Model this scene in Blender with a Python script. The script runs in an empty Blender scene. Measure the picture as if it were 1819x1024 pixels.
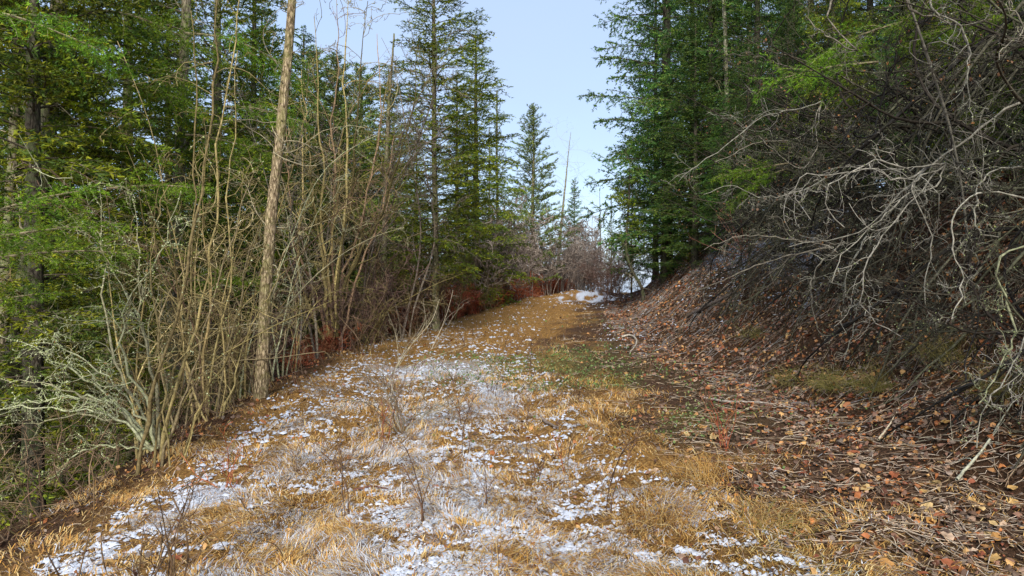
import bpy, math, random
import numpy as np

# ------------------------------------------------------------------ camera, sky, sun, exposure
SC = bpy.context.scene
COL = SC.collection
CAMZ, FPX = 1.6, 1252.0
cam_d = bpy.data.cameras.new('camera')
cam_d.sensor_width = 36.0
cam_d.lens = 36.0 * FPX / 1819.0
cam_d.clip_start = 0.05
cam_d.clip_end = 3000
cam = bpy.data.objects.new('camera', cam_d)
cam.location = (0, 0, CAMZ)
cam.rotation_euler = (math.radians(90), 0, 0)
COL.objects.link(cam)
SC.camera = cam

SUN_EL, SUN_AZ = math.radians(38), math.radians(184)      # azimuth measured from +Y, clockwise
world = bpy.data.worlds.new('World'); SC.world = world; world.use_nodes = True
wn, wl = world.node_tree.nodes, world.node_tree.links
wn.clear()
w_out = wn.new('ShaderNodeOutputWorld'); w_bg = wn.new('ShaderNodeBackground')
sky = wn.new('ShaderNodeTexSky'); sky.sky_type = 'NISHITA'; sky.sun_disc = False
sky.sun_elevation = SUN_EL; sky.sun_rotation = SUN_AZ
sky.air_density = 1.0; sky.dust_density = 1.6; sky.ozone_density = 1.6
# thin high cloud veil, everywhere in the sky
w_tc = wn.new('ShaderNodeTexCoord'); w_mp = wn.new('ShaderNodeMapping'); w_mp.inputs['Scale'].default_value = (1, 1, 2.2)
w_ns = wn.new('ShaderNodeTexNoise'); w_ns.inputs['Scale'].default_value = 2.3; w_ns.inputs['Detail'].default_value = 6
w_ra = wn.new('ShaderNodeMapRange'); w_ra.inputs['From Min'].default_value = .3; w_ra.inputs['From Max'].default_value = .75
w_ra.inputs['To Min'].default_value = .55; w_ra.inputs['To Max'].default_value = .9
w_mx = wn.new('ShaderNodeMix'); w_mx.data_type = 'RGBA'
w_mx.inputs[7].default_value = (2.1, 2.62, 3.6, 1)
wl.new(w_tc.outputs['Generated'], w_mp.inputs[0]); wl.new(w_mp.outputs[0], w_ns.inputs[0])
wl.new(w_ns.outputs[0], w_ra.inputs[0]); wl.new(w_ra.outputs[0], w_mx.inputs[0])
wl.new(sky.outputs[0], w_mx.inputs[6]); wl.new(w_mx.outputs[2], w_bg.inputs[0])
w_bg.inputs['Strength'].default_value = 0.145
wl.new(w_bg.outputs[0], w_out.inputs[0])

sun_d = bpy.data.lights.new('sun', 'SUN'); sun_d.energy = 2.5; sun_d.angle = math.radians(20)
sun_d.color = (1.0, .94, .84)
sun = bpy.data.objects.new('sun', sun_d); COL.objects.link(sun)
sun.rotation_euler = (math.radians(90) - SUN_EL, 0, -SUN_AZ + math.pi)
sun.location = (-5, -8, 20)
SC.view_settings.view_transform = 'Standard'; SC.view_settings.look = 'None'
SC.view_settings.gamma = 1; SC.view_settings.use_curve_mapping = False
SC.view_settings.exposure = 0.98
SC.cycles.max_bounces = 5; SC.cycles.diffuse_bounces = 3; SC.cycles.glossy_bounces = 1
SC.cycles.transparent_max_bounces = 4

# ------------------------------------------------------------------ helpers
RNG = np.random.default_rng(7)
PI = math.pi

def nrm(a):
    return a / np.maximum(np.linalg.norm(a, axis=-1, keepdims=True), 1e-9)

def hash2(ix, iy, s):
    h = (ix.astype(np.int64) * 374761393 + iy.astype(np.int64) * 668265263 + s * 974634777) & 0x7fffffff
    h = ((h ^ (h >> 13)) * 1274126177) & 0x7fffffff
    h = (h ^ (h >> 16)) & 0xffffff
    return h / float(0xffffff)

def vnoise(x, y, s=0):
    x = np.asarray(x, float); y = np.asarray(y, float)
    ix, iy = np.floor(x), np.floor(y)
    fx, fy = x - ix, y - iy
    fx = fx * fx * (3 - 2 * fx); fy = fy * fy * (3 - 2 * fy)
    ix = ix.astype(np.int64); iy = iy.astype(np.int64)
    a, b = hash2(ix, iy, s), hash2(ix + 1, iy, s)
    c, d = hash2(ix, iy + 1, s), hash2(ix + 1, iy + 1, s)
    return (a * (1 - fx) + b * fx) * (1 - fy) + (c * (1 - fx) + d * fx) * fy

def fbm(x, y, s=0, o=4):
    t, a, n = 0, .5, 0
    x = np.asarray(x, float); y = np.asarray(y, float)
    for i in range(o):
        t = t + a * vnoise(x, y, s + i * 17); n += a; a *= .5
        x, y = x * 2.03 + 11.3, y * 2.03 - 7.7
    return t / n

def sstep(x, a, b):
    t = np.clip((x - a) / (b - a), 0, 1)
    return t * t * (3 - 2 * t)

# edges of the old road, as functions of distance
YL = [-20, 0, 6, 10, 15, 21, 28, 36, 50, 70, 120]
XL = [-2.4, -2.75, -3.05, -3.3, -3.55, -2.0, -0.5, 1.3, 6.5, 16, 45]
YR = [-20, 0, 6, 10, 14, 23, 33, 45, 60, 120]
XR = [3.6, 3.5, 3.35, 3.1, 2.8, 3.6, 5.4, 9.5, 17, 52]
def edgeL(y): return np.interp(y, YL, XL) + .18 * (vnoise(np.asarray(y) * .9, 3.3, 5) - .5)
def edgeR(y): return np.interp(y, YR, XR)

def terrain(x, y):
    x = np.asarray(x, float); y = np.asarray(y, float)
    prof = np.interp(y, [-20, 0, 8, 20, 34, 44, 60, 120, 400, 2000], [-.3, 0, .2, .66, 1.22, 1.35, .6, -3, -14, -14])
    dl = edgeL(y) - x
    dr = x - edgeR(y)
    drop = -np.interp(dl, [-1.2, 0, .8, 3, 7, 20, 60], [0, .07, .4, 1.9, 3.6, 6, 9]) 
    far = 1 - sstep(y, 45, 90)
    bank = np.interp(dr, [-1.1, 0, .7, 1.4, 2.6, 3.4, 8, 20, 60], [0, .1, .5, 1.15, 2.5, 2.85, 3.5, 5.5, 8]) * (1 - .75 * sstep(y, 26, 44)) * (.25 + .75 * far)
    n = .16 * (fbm(x * .35, y * .35, 3) - .5) + .10 * (fbm(x * 1.7, y * 1.7, 9) - .5)
    n2 = (fbm(x * .9, y * .9, 21) - .5) * (.5 * sstep(dr, .3, 2) + .4 * sstep(dl, .3, 2))
    rut = -.05 * np.exp(-((x - (edgeL(y) + 1.5)) / .35) ** 2) - .05 * np.exp(-((x - (edgeL(y) + 3.3)) / .35) ** 2)
    # snowy mound where the track bends away
    mound = .4 * np.exp(-(((x - 3.4) / 1.7) ** 2 + ((y - 31.5) / 1.6) ** 2)) * (.6 + .8 * fbm(x * 2.2, y * 2.2, 99, 3))
    return prof + drop + bank + n + n2 + rut + mound

def tz(x, y): return float(terrain(np.array([x]), np.array([y]))[0])

def at(px, py, Y):
    return np.array([(px - 909.5) / FPX * Y, Y, CAMZ - (py - 512) / FPX * Y])

def ground_at(px, py):
    """first point of the ground seen in that direction"""
    Y = np.geomspace(2.5, 150, 2500)
    X = (px - 909.5) / FPX * Y; Z = CAMZ - (py - 512) / FPX * Y
    h = terrain(X, Y)
    k = np.argmax(h >= Z) if (h >= Z).any() else len(Y) - 1
    return float(X[k]), float(Y[k]), float(h[k])

class MB:
    def __init__(s):
        s.v, s.f, s.m, s.c, s.n = [], [], [], [], 0
    def add(s, V, F, mat=0, col=(1, 1, 1)):
        V = np.asarray(V, np.float32).reshape(-1, 3)
        F = np.asarray(F, np.int64)
        if len(V) == 0 or len(F) == 0: return
        s.v.append(V); s.f.append(F + s.n); s.m.append(np.full(len(F), mat, np.int32))
        c = np.asarray(col, np.float32)
        if c.ndim == 1: c = np.broadcast_to(c, (len(V), 3))
        s.c.append(c); s.n += len(V)
    def data(s, name, mats, smooth=True):
        me = bpy.data.meshes.new(name)
        V = np.concatenate(s.v)
        me.vertices.add(len(V)); me.vertices.foreach_set('co', V.ravel())
        sizes = np.concatenate([np.full(len(f), f.shape[1], np.int32) for f in s.f])
        loops = np.concatenate([f.ravel() for f in s.f]).astype(np.int32)
        me.loops.add(len(loops)); me.loops.foreach_set('vertex_index', loops)
        me.polygons.add(len(sizes))
        st = np.concatenate([[0], np.cumsum(sizes)[:-1]]).astype(np.int32)
        me.polygons.foreach_set('loop_start', st)
        me.polygons.foreach_set('material_index', np.concatenate(s.m))
        me.polygons.foreach_set('use_smooth', np.full(len(sizes), smooth))
        a = me.color_attributes.new('tint', 'FLOAT_COLOR', 'POINT')
        C = np.concatenate(s.c); C4 = np.ones((len(C), 4), np.float32); C4[:, :3] = C
        a.data.foreach_set('color', C4.ravel())
        for m in (mats if isinstance(mats, (list, tuple)) else [mats]): me.materials.append(m)
        me.update(calc_edges=True)
        return me

def link(name, me, parent=None, loc=None):
    o = bpy.data.objects.new(name, me); COL.objects.link(o)
    if parent is not None: o.parent = parent
    if loc is not None: o.location = loc
    return o

def build(name, mb, mats, parent=None, smooth=True):
    return link(name, mb.data(name, mats, smooth), parent)

def tag(o, label=None, cat=None, group=None, kind=None):
    if label: o['label'] = label
    if cat: o['category'] = cat
    if group: o['group'] = group
    if kind: o['kind'] = kind
    return o

def empty(name, loc, rot=(0, 0, 0), scale=1):
    o = bpy.data.objects.new(name, None); COL.objects.link(o)
    o.location = loc; o.rotation_euler = rot; o.scale = (scale,) * 3
    o.empty_display_size = .2
    return o

def copy_tree(o, parent=None):
    c = o.copy(); COL.objects.link(c)
    if parent is not None:
        c.parent = parent; c.matrix_parent_inverse = o.matrix_parent_inverse
    for ch in KIDS.get(o.name, []):
        copy_tree(ch, c)
    return c
KIDS = {}
def reg(root):
    """remember children for copying"""
    for ch in root.children:
        KIDS.setdefault(root.name, []).append(ch); reg(ch)

# ---- tubes and growth, all vectorised
def tubes(mb, P, R, k=4, mat=0, col=(1, 1, 1), rough=0):
    P = np.asarray(P, float); R = np.asarray(R, float)
    if P.ndim == 2: P = P[None]; R = R[None]
    N, n, _ = P.shape
    if N == 0: return
    T = np.empty_like(P); T[:, 1:-1] = P[:, 2:] - P[:, :-2]; T[:, 0] = P[:, 1] - P[:, 0]; T[:, -1] = P[:, -1] - P[:, -2]
    T = nrm(T)
    mean = nrm(T.mean(1)); ref = np.where(np.abs(mean[:, 2:3]) > .7, np.array([[1., .1, 0]]), np.array([[.1, .05, 1.]]))
    U = nrm(np.cross(T, ref[:, None, :])); W = np.cross(T, U)
    a = np.arange(k) / k * 2 * PI
    rr = R[:, :, None] * np.ones(k)
    if rough: rr = rr * (1 + rough * (RNG.random(rr.shape) - .5))
    V = P[:, :, None] + (U[:, :, None] * np.cos(a)[None, None, :, None] + W[:, :, None] * np.sin(a)[None, None, :, None]) * rr[..., None]
    i = np.arange(n - 1)[:, None] * k; j = np.arange(k)[None]; j2 = (j + 1) % k
    q = np.stack([i + j, i + j2, i + k + j2, i + k + j], -1).reshape(-1, 4)
    F = (q[None] + (np.arange(N) * n * k)[:, None, None]).reshape(-1, 4)
    c = np.asarray(col, float)
    if c.ndim == 2: c = np.repeat(c, n * k, 0)
    mb.add(V.reshape(-1, 3), F, mat, c)

def grow(P0, D0, L, n, curl, trop, rng):
    """integrate N curved stems; curl = random bending per stem, trop = pull direction"""
    N = len(P0); P = np.empty((N, n, 3)); P[:, 0] = P0
    D = nrm(D0); L = np.broadcast_to(L, (N,)); step = (L / (n - 1))[:, None]
    bend = rng.normal(size=(N, 3)) * curl
    for i in range(1, n):
        P[:, i] = P[:, i - 1] + D * step
        bend = bend * .75 + rng.normal(size=(N, 3)) * curl * .6
        D = nrm(D + bend / n * 4 + np.asarray(trop) / n)
    return P

def kids(P, R, per, t0, t1, ang, lenf, n, curl, trop, rng, rf=.6, angj=.35, taper=.6, lens=None, rtip=.25, flat=0):
    N, m, _ = P.shape
    if N == 0: return np.zeros((0, n, 3)), np.zeros((0, n))
    t = t0 + (t1 - t0) * rng.random((N, per)); f = t * (m - 1); i = np.minimum(f.astype(int), m - 2); f = f - i
    ar = np.arange(N)[:, None]
    A, B = P[ar, i], P[ar, i + 1]
    pos = A + (B - A) * f[..., None]; T = nrm(B - A)
    r = R[ar, i] * (1 - f) + R[ar, i + 1] * f
    rnd = rng.normal(size=T.shape); rnd[..., 2] *= (1 - flat)
    perp = nrm(rnd - T * (rnd * T).sum(-1, keepdims=True))
    a = ang + rng.normal(size=t.shape) * angj
    D = T * np.cos(a)[..., None] + perp * np.sin(a)[..., None]
    plen = np.linalg.norm(np.diff(P, axis=1), axis=-1).sum(1)[:, None]
    ln = plen * lenf * (1 - taper * t) * (.55 + .9 * rng.random(t.shape))
    C = grow(pos.reshape(-1, 3), D.reshape(-1, 3), ln.ravel(), n, curl, trop, rng)
    r0 = (r * rf).reshape(-1, 1)
    return C, r0 * np.linspace(1, rtip, n)[None]

def smooth_poly(pts, n):
    pts = np.asarray(pts, float)
    s = np.concatenate([[0], np.cumsum(np.linalg.norm(np.diff(pts, axis=0), axis=1))]); s /= s[-1]
    # catmull-rom through the points
    p = np.vstack([2 * pts[0] - pts[1], pts, 2 * pts[-1] - pts[-2]])
    out = []
    for u in np.linspace(0, 1, n):
        k = min(np.searchsorted(s, u, 'right') - 1, len(pts) - 2); f = (u - s[k]) / max(s[k + 1] - s[k], 1e-6)
        a, b, c, d = p[k], p[k + 1], p[k + 2], p[k + 3]
        out.append(.5 * ((2 * b) + (-a + c) * f + (2 * a - 5 * b + 4 * c - d) * f ** 2 + (-a + 3 * b - 3 * c + d) * f ** 3))
    return np.array(out)

# ------------------------------------------------------------------ materials
def mat_base(name, rough=.85, spec=.2):
    m = bpy.data.materials.new(name); m.use_nodes = True
    nt = m.node_tree; b = nt.nodes['Principled BSDF']
    b.inputs['Roughness'].default_value = rough
    b.inputs['Specular IOR Level'].default_value = spec
    return m, nt.nodes, nt.links, b

def ramp(n, stops):
    r = n.new('ShaderNodeValToRGB'); e = r.color_ramp.elements
    e[0].position, e[0].color = stops[0][0], (*stops[0][1], 1)
    e[1].position, e[1].color = stops[-1][0], (*stops[-1][1], 1)
    for p, c in stops[1:-1]:
        x = e.new(p); x.color = (*c, 1)
    return r

def mixc(n, l, a, b, fac, mode='MIX'):
    x = n.new('ShaderNodeMix'); x.data_type = 'RGBA'; x.blend_type = mode
    for s, v in ((6, a), (7, b), (0, fac)):
        if hasattr(v, 'is_linked') or hasattr(v, 'links'): l.new(v, x.inputs[s])
        elif s == 0: x.inputs[0].default_value = v
        else: x.inputs[s].default_value = (*v, 1)
    return x.outputs[2]

def noise_n(n, l, scale, detail=5, rough=.6, vec=None, dist=0):
    t = n.new('ShaderNodeTexNoise'); t.inputs['Scale'].default_value = scale; t.inputs['Detail'].default_value = detail
    t.inputs['Roughness'].default_value = rough; t.inputs['Distortion'].default_value = dist
    if vec is not None: l.new(vec, t.inputs[0])
    return t.outputs[0]

def attr(n, name='tint'):
    a = n.new('ShaderNodeAttribute'); a.attribute_name = name; return a.outputs['Color']

def tint_mat(name, rough=.85, spec=.15, transl=0, vary=.0, nscale=30, namp=.35, bump=0, stretch=None):
    """colour from the per-piece tint, broken up by fine noise and varied per object"""
    m, n, l, b = mat_base(name, rough, spec)
    tc = n.new('ShaderNodeTexCoord')
    vec = tc.outputs['Object']
    if stretch:
        mp = n.new('ShaderNodeMapping'); mp.inputs['Scale'].default_value = stretch; l.new(vec, mp.inputs[0]); vec = mp.outputs[0]
    ns = noise_n(n, l, nscale, 4, .65, vec)
    mr = n.new('ShaderNodeMapRange'); mr.inputs['From Min'].default_value = .3; mr.inputs['From Max'].default_value = .7
    mr.inputs['To Min'].default_value = 1 - namp; mr.inputs['To Max'].default_value = 1 + namp; l.new(ns, mr.inputs[0])
    c = mixc(n, l, attr(n), mr.outputs[0], 1.0, 'MULTIPLY')
    if vary:
        oi = n.new('ShaderNodeObjectInfo')
        hs = n.new('ShaderNodeHueSaturation')
        h = n.new('ShaderNodeMapRange'); h.inputs['To Min'].default_value = .5 - vary * .05; h.inputs['To Max'].default_value = .5 + vary * .05
        v = n.new('ShaderNodeMapRange'); v.inputs['To Min'].default_value = 1 - vary; v.inputs['To Max'].default_value = 1 + vary
        l.new(oi.outputs['Random'], h.inputs[0]); l.new(oi.outputs['Random'], v.inputs[0])
        l.new(h.outputs[0], hs.inputs['Hue']); l.new(v.outputs[0], hs.inputs['Value']); l.new(c, hs.inputs['Color']); c = hs.outputs[0]
    l.new(c, b.inputs['Base Color'])
    if bump:
        bp = n.new('ShaderNodeBump'); bp.inputs['Strength'].default_value = bump; bp.inputs['Distance'].default_value = .01
        l.new(ns, bp.inputs['Height']); l.new(bp.outputs[0], b.inputs['Normal'])
    if transl:
        tr = n.new('ShaderNodeBsdfTranslucent'); l.new(c, tr.inputs[0])
        ms = n.new('ShaderNodeMixShader'); ms.inputs[0].default_value = transl
        out = n['Material Output']; l.new(b.outputs[0], ms.inputs[1]); l.new(tr.outputs[0], ms.inputs[2]); l.new(ms.outputs[0], out.inputs[0])
    return m

def bark_mat(name, dark, light, moss=None, mossamt=.4, scale=9):
    m, n, l, b = mat_base(name, .92, .1)
    tc = n.new('ShaderNodeTexCoord')
    mp = n.new('ShaderNodeMapping'); mp.inputs['Scale'].default_value = (1, 1, .3); l.new(tc.outputs['Object'], mp.inputs[0])
    n1 = noise_n(n, l, scale * 3.2, 6, .7, mp.outputs[0], .6)
    n2 = noise_n(n, l, 2.4, 4, .6, tc.outputs['Object'])
    vo = n.new('ShaderNodeTexVoronoi'); vo.inputs['Scale'].default_value = scale * 2.2; l.new(mp.outputs[0], vo.inputs[0]); vo.feature = 'DISTANCE_TO_EDGE'
    r = ramp(n, [(.38, dark), (.5, tuple((a + c) / 2 for a, c in zip(dark, light))), (.6, light)]); l.new(n1, r.inputs[0])
    rv = ramp(n, [(.0, (.22, .2, .18)), (.2, (1, 1, 1))]); l.new(vo.outputs[0], rv.inputs[0])
    c = mixc(n, l, r.outputs[0], rv.outputs[0], .8, 'MULTIPLY')
    if moss:
        n3 = noise_n(n, l, 14, 5, .7, tc.outputs['Object'])
        a = n.new('ShaderNodeMath'); a.operation = 'MULTIPLY'; l.new(n2, a.inputs[0]); l.new(n3, a.inputs[1])
        mr = n.new('ShaderNodeMapRange'); mr.inputs['From Min'].default_value = .22; mr.inputs['From Max'].default_value = .32; mr.inputs['To Max'].default_value = mossamt
        l.new(a.outputs[0], mr.inputs[0]); c = mixc(n, l, c, moss, mr.outputs[0])
    l.new(c, b.inputs['Base Color'])
    bp = n.new('ShaderNodeBump'); bp.inputs['Strength'].default_value = .9; bp.inputs['Distance'].default_value = .02
    ad = n.new('ShaderNodeMath'); ad.operation = 'ADD'; l.new(n1, ad.inputs[0]); l.new(vo.outputs[0], ad.inputs[1])
    l.new(ad.outputs[0], bp.inputs['Height']); l.new(bp.outputs[0], b.inputs['Normal'])
    return m

M_BARK = bark_mat('fir bark', (.09, .075, .05), (.34, .29, .2), (.22, .25, .10), .7)
M_BARKD = bark_mat('dark bark', (.045, .038, .03), (.17, .145, .11), (.10, .13, .05), .7)
M_PALE = bark_mat('pale bark', (.2, .18, .13), (.5, .47, .36), (.3, .33, .15), .4)
M_TAN = bark_mat('scaly tan bark', (.12, .08, .045), (.6, .48, .3), (.2, .2, .06), .5, 12)
M_NEEDLE = tint_mat('fir needles', .6, .25, .25, .22, 1.6, .3)
M_WOOD = tint_mat('twig bark', .88, .1, 0, .12, 26, .6, .4)
M_LICHEN = tint_mat('lichen', .95, .05, 0, 0, 40, .25)
M_LEAF = tint_mat('dead leaf', .6, .3, .12, 0, 60, .25)
M_GRASS = tint_mat('dry grass', .7, .2, .2, 0, 3, .2)
M_SNOW = tint_mat('frost snow', .7, .2, .1, 0, 60, .06)

def ground_mat(name, kind):
    m, n, l, b = mat_base(name, .95, .08)
    tc = n.new('ShaderNodeTexCoord'); v = tc.outputs['Object']
    n_f = noise_n(n, l, 42, 6, .75, v, .5); n_m = noise_n(n, l, 9, 6, .7, v, .4); n_g = noise_n(n, l, 130, 3, .7, v)
    if kind == 'path':
        r = ramp(n, [(.3, (.035, .02, .012)), (.42, (.17, .09, .035)), (.55, (.38, .22, .07)), (.72, (.55, .36, .13))])
    else:
        r = ramp(n, [(.3, (.014, .010, .007)), (.45, (.05, .03, .018)), (.58, (.11, .06, .035)), (.75, (.22, .13, .08))])
    l.new(n_f, r.inputs[0])
    r2 = ramp(n, [(.35, (.5, .46, .42)), (.65, (1.15, 1.1, 1.0))]); l.new(n_m, r2.inputs[0])
    c = mixc(n, l, r.outputs[0], r2.outputs[0], .8, 'MULTIPLY')
    if kind == 'path':
        sa0 = n.new('ShaderNodeAttribute'); sa0.attribute_name = 'tint'; sp0 = n.new('ShaderNodeSeparateColor'); l.new(sa0.outputs['Color'], sp0.inputs[0])
        rb_ = ramp(n, [(.3, (.014, .010, .007)), (.45, (.05, .03, .018)), (.58, (.11, .06, .035)), (.75, (.22, .13, .08))]); l.new(n_f, rb_.inputs[0])
        c = mixc(n, l, c, rb_.outputs[0], sp0.outputs[2])
    # snow: broad mask from the mesh, broken up finely here
    sa = n.new('ShaderNodeAttribute'); sa.attribute_name = 'tint'
    sep = n.new('ShaderNodeSeparateColor'); l.new(sa.outputs['Color'], sep.inputs[0])
    n_s = noise_n(n, l, 34, 7, .8, v, 1.5)
    ad = n.new('ShaderNodeMath'); ad.operation = 'ADD'; l.new(n_s, ad.inputs[0]); l.new(sep.outputs[0], ad.inputs[1])
    mr = n.new('ShaderNodeMapRange'); mr.inputs['From Min'].default_value = 1.22; mr.inputs['From Max'].default_value = 1.36; l.new(ad.outputs[0], mr.inputs[0])
    c = mixc(n, l, c, (.52, .56, .64), mr.outputs[0])
    # low green growth
    mg = n.new('ShaderNodeMath'); mg.operation = 'MULTIPLY'; l.new(sep.outputs[1], mg.inputs[0]); l.new(n_g, mg.inputs[1])
    c = mixc(n, l, c, (.09, .12, .04), mg.outputs[0])
    l.new(c, b.inputs['Base Color'])
    bp = n.new('ShaderNodeBump'); bp.inputs['Strength'].default_value = 1; bp.inputs['Distance'].default_value = .03
    l.new(n_f, bp.inputs['Height']); l.new(bp.outputs[0], b.inputs['Normal'])
    return m
M_PATH = ground_mat('frosted straw ground', 'path')
M_BANK = ground_mat('leaf mould', 'bank')

# ------------------------------------------------------------------ ground
def snow_mask(x, y):
    """0..1: how much frost and snow lies here"""
    x = np.asarray(x, float); y = np.asarray(y, float)
    u = (x - edgeL(y)) / (edgeR(y) - edgeL(y))
    big = fbm(x * .8 + 4, y * .45, 31, 3)
    side = sstep(u, .02, .12) * (1 - sstep(u, .44 + .14 * (1 - sstep(y, 4, 7)), .68 + .1 * (1 - sstep(y, 4, 7))))
    far = np.interp(y, [0, 8, 12, 16, 21, 30], [1, 1, .75, .45, .2, 0])
    m = side * far * (.5 + .5 * sstep(big, .28, .62))
    # frosted mound at the bend and the frosted crest of the bank
    m = np.maximum(m, 1.0 * np.exp(-(((x - 3.3) / 2.6) ** 2 + ((y - 30) / 3.5) ** 2)) * (.05 + 1.45 * fbm(x * 3.4, y * 2.2, 131, 3)))
    dr = x - edgeR(y)
    m = np.maximum(m, .82 * np.exp(-((dr - 2.1) / .95) ** 2) * sstep(y, 9.5, 11.5) * (1 - sstep(y, 19, 23)) * sstep(big, .3, .5))
    m = np.maximum(m, .35 * sstep(dr, -.5, .3) * (1 - sstep(dr, 1.6, 2.4)) * sstep(y, 12, 15) * (1 - sstep(y, 22, 26)) * sstep(big, .4, .6))
    m = np.maximum(m, .45 * sstep(u, .8, .95) * (1 - sstep(u, 1.0, 1.1)) * sstep(y, 13, 15) * (1 - sstep(y, 18, 21)))
    return np.clip(m, 0, 1.1)

def green_mask(x, y):
    u = (x - edgeL(y)) / (edgeR(y) - edgeL(y))
    return sstep(fbm(x * .7, y * .5, 77, 3), .48, .62) * np.exp(-((u - .62) / .22) ** 2) * sstep(y, 6, 8) * (1 - sstep(y, 17, 22))

def axis(segs):
    out = [segs[0][0]]
    for a, b, s0, s1 in segs:
        x = a
        while x < b - 1e-6:
            t = (x - a) / (b - a); x += s0 * (1 - t) + s1 * t; out.append(min(x, b))
    return np.unique(np.round(out, 4))
xs_p = axis([(0, 9, .09, .09), (9, 20, .12, .8), (20, 80, .6, 5), (80, 1500, 5, 120)])
xs = np.unique(np.concatenate([-xs_p[xs_p > 5], np.arange(-5, 5, .075), xs_p[xs_p >= 5]]))
ys = np.unique(np.concatenate([-axis([(0, 20, .5, 3), (20, 1500, 5, 120)]), axis([(0, 2.5, .3, .1), (2.5, 10, .06, .085), (10, 24, .085, .3), (24, 45, .3, .7), (45, 120, .5, 5), (120, 1800, 5, 120)])]))
GX, GY = np.meshgrid(xs, ys)
GZ = terrain(GX, GY)
SM = snow_mask(GX, GY)
near = 1 - sstep(GY, 15, 26)
micro = (fbm(GX * 9, GY * 9, 41, 3) - .5) * .07 * near + (fbm(GX * 4, GY * 4, 44, 2) - .5) * .06
GZ = GZ + micro
def micro_at(x, y):
    near = 1 - sstep(y, 15, 26)
    return (fbm(x * 9, y * 9, 41, 3) - .5) * .07 * near + (fbm(x * 4, y * 4, 44, 2) - .5) * .06
def gz(x, y): return terrain(x, y) + micro_at(x, y)

ny, nx = GX.shape
V = np.stack([GX, GY, GZ], -1).reshape(-1, 3)
UU = (GX - edgeL(GY)) / (edgeR(GY) - edgeL(GY))
BRN = np.clip(sstep(UU + .5 * (fbm(GX * 1.6, GY * 1.2, 201, 3) - .5), .58, .82) + (1 - sstep(UU, -.02, .07 + .06 * sstep(GY, 7, 12))), 0, 1)
C = np.stack([SM, green_mask(GX, GY), BRN], -1).reshape(-1, 3)
I = (np.arange(ny - 1)[:, None] * nx + np.arange(nx - 1)[None])
F = np.stack([I, I + 1, I + nx + 1, I + nx], -1).reshape(-1, 4)
fx = (GX[:-1, :-1] + GX[1:, 1:]).ravel() / 2; fy = (GY[:-1, :-1] + GY[1:, 1:]).ravel() / 2
cls = np.where(fx > edgeR(fy) - .1, 1, np.where(fx < edgeL(fy) + .02, 2, 0))
cls = np.where((fy > 80) | (fy < -20), 2, cls)
for k, (nm, mt, lab) in enumerate((('path', M_PATH, 'overgrown forest track of straw grass dusted with snow'),
                                   ('bank', M_BANK, 'steep cut bank of leaf litter rising beside the track'),
                                   ('ground', M_BANK, 'dark forest ground falling away beside the track'))):
    fs = F[cls == k]; used, inv = np.unique(fs, return_inverse=True)
    mb = MB(); mb.add(V[used], inv.reshape(-1, 4), 0, C[used])
    tag(build(nm, mb, mt), lab, kind='structure')

# ------------------------------------------------------------------ conifers
def needles(mb, P, dens, ln, w, col, rng, t0=.1, ang=.95, up=.35, mat=1, jit=.25):
    """single-blade needles all along polylines P (N,n,3); dens = needles per metre"""
    N, n, _ = P.shape
    if N == 0: return
    seg = np.linalg.norm(np.diff(P, axis=1), axis=-1); L = seg.sum(1)
    cnt = np.maximum((L * dens).astype(int), 2)
    idx = np.repeat(np.arange(N), cnt); t = t0 + (1 - t0) * rng.random(len(idx))
    f = t * (n - 1); i = np.minimum(f.astype(int), n - 2); f = f - i
    A, B = P[idx, i], P[idx, i + 1]
    pos = A + (B - A) * f[:, None]; T = nrm(B - A)
    rnd = rng.normal(size=T.shape); rnd[:, 2] = rnd[:, 2] * .55 + up
    perp = nrm(rnd - T * (rnd * T).sum(-1, keepdims=True))
    a = ang * (.7 + .5 * rng.random(len(idx)))
    D = T * np.cos(a)[:, None] + perp * np.sin(a)[:, None]
    l_ = ln * (.65 + .6 * rng.random(len(idx)))[:, None]
    S = nrm(np.cross(D, rng.normal(size=D.shape))) * (w * (.7 + .6 * rng.random(len(idx))))[:, None] * .5
    Vv = np.stack([pos - S, pos + S, pos + D * l_], 1)
    c = np.asarray(col)[rng.integers(0, len(col), N)][idx]
    c = c * (1 + jit * (rng.random((len(idx), 1)) - .5) * 2)
    # growing tips are fresher
    c = c * (1 + .35 * sstep(t, .75, 1)[:, None])
    mb.add(Vv.reshape(-1, 3), np.arange(len(idx) * 3).reshape(-1, 3), mat, np.repeat(c, 3, 0))

GREENS_R = [(.06, .14, .025), (.075, .17, .04), (.035, .09, .025), (.11, .2, .03), (.15, .23, .03)]
GREENS_L = [(.14, .19, .012), (.21, .26, .014), (.055, .10, .015), (.27, .3, .018), (.09, .15, .02)]
GREENS_P = [(.13, .2, .04), (.18, .24, .05), (.10, .17, .04), (.22, .25, .06)]

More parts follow.
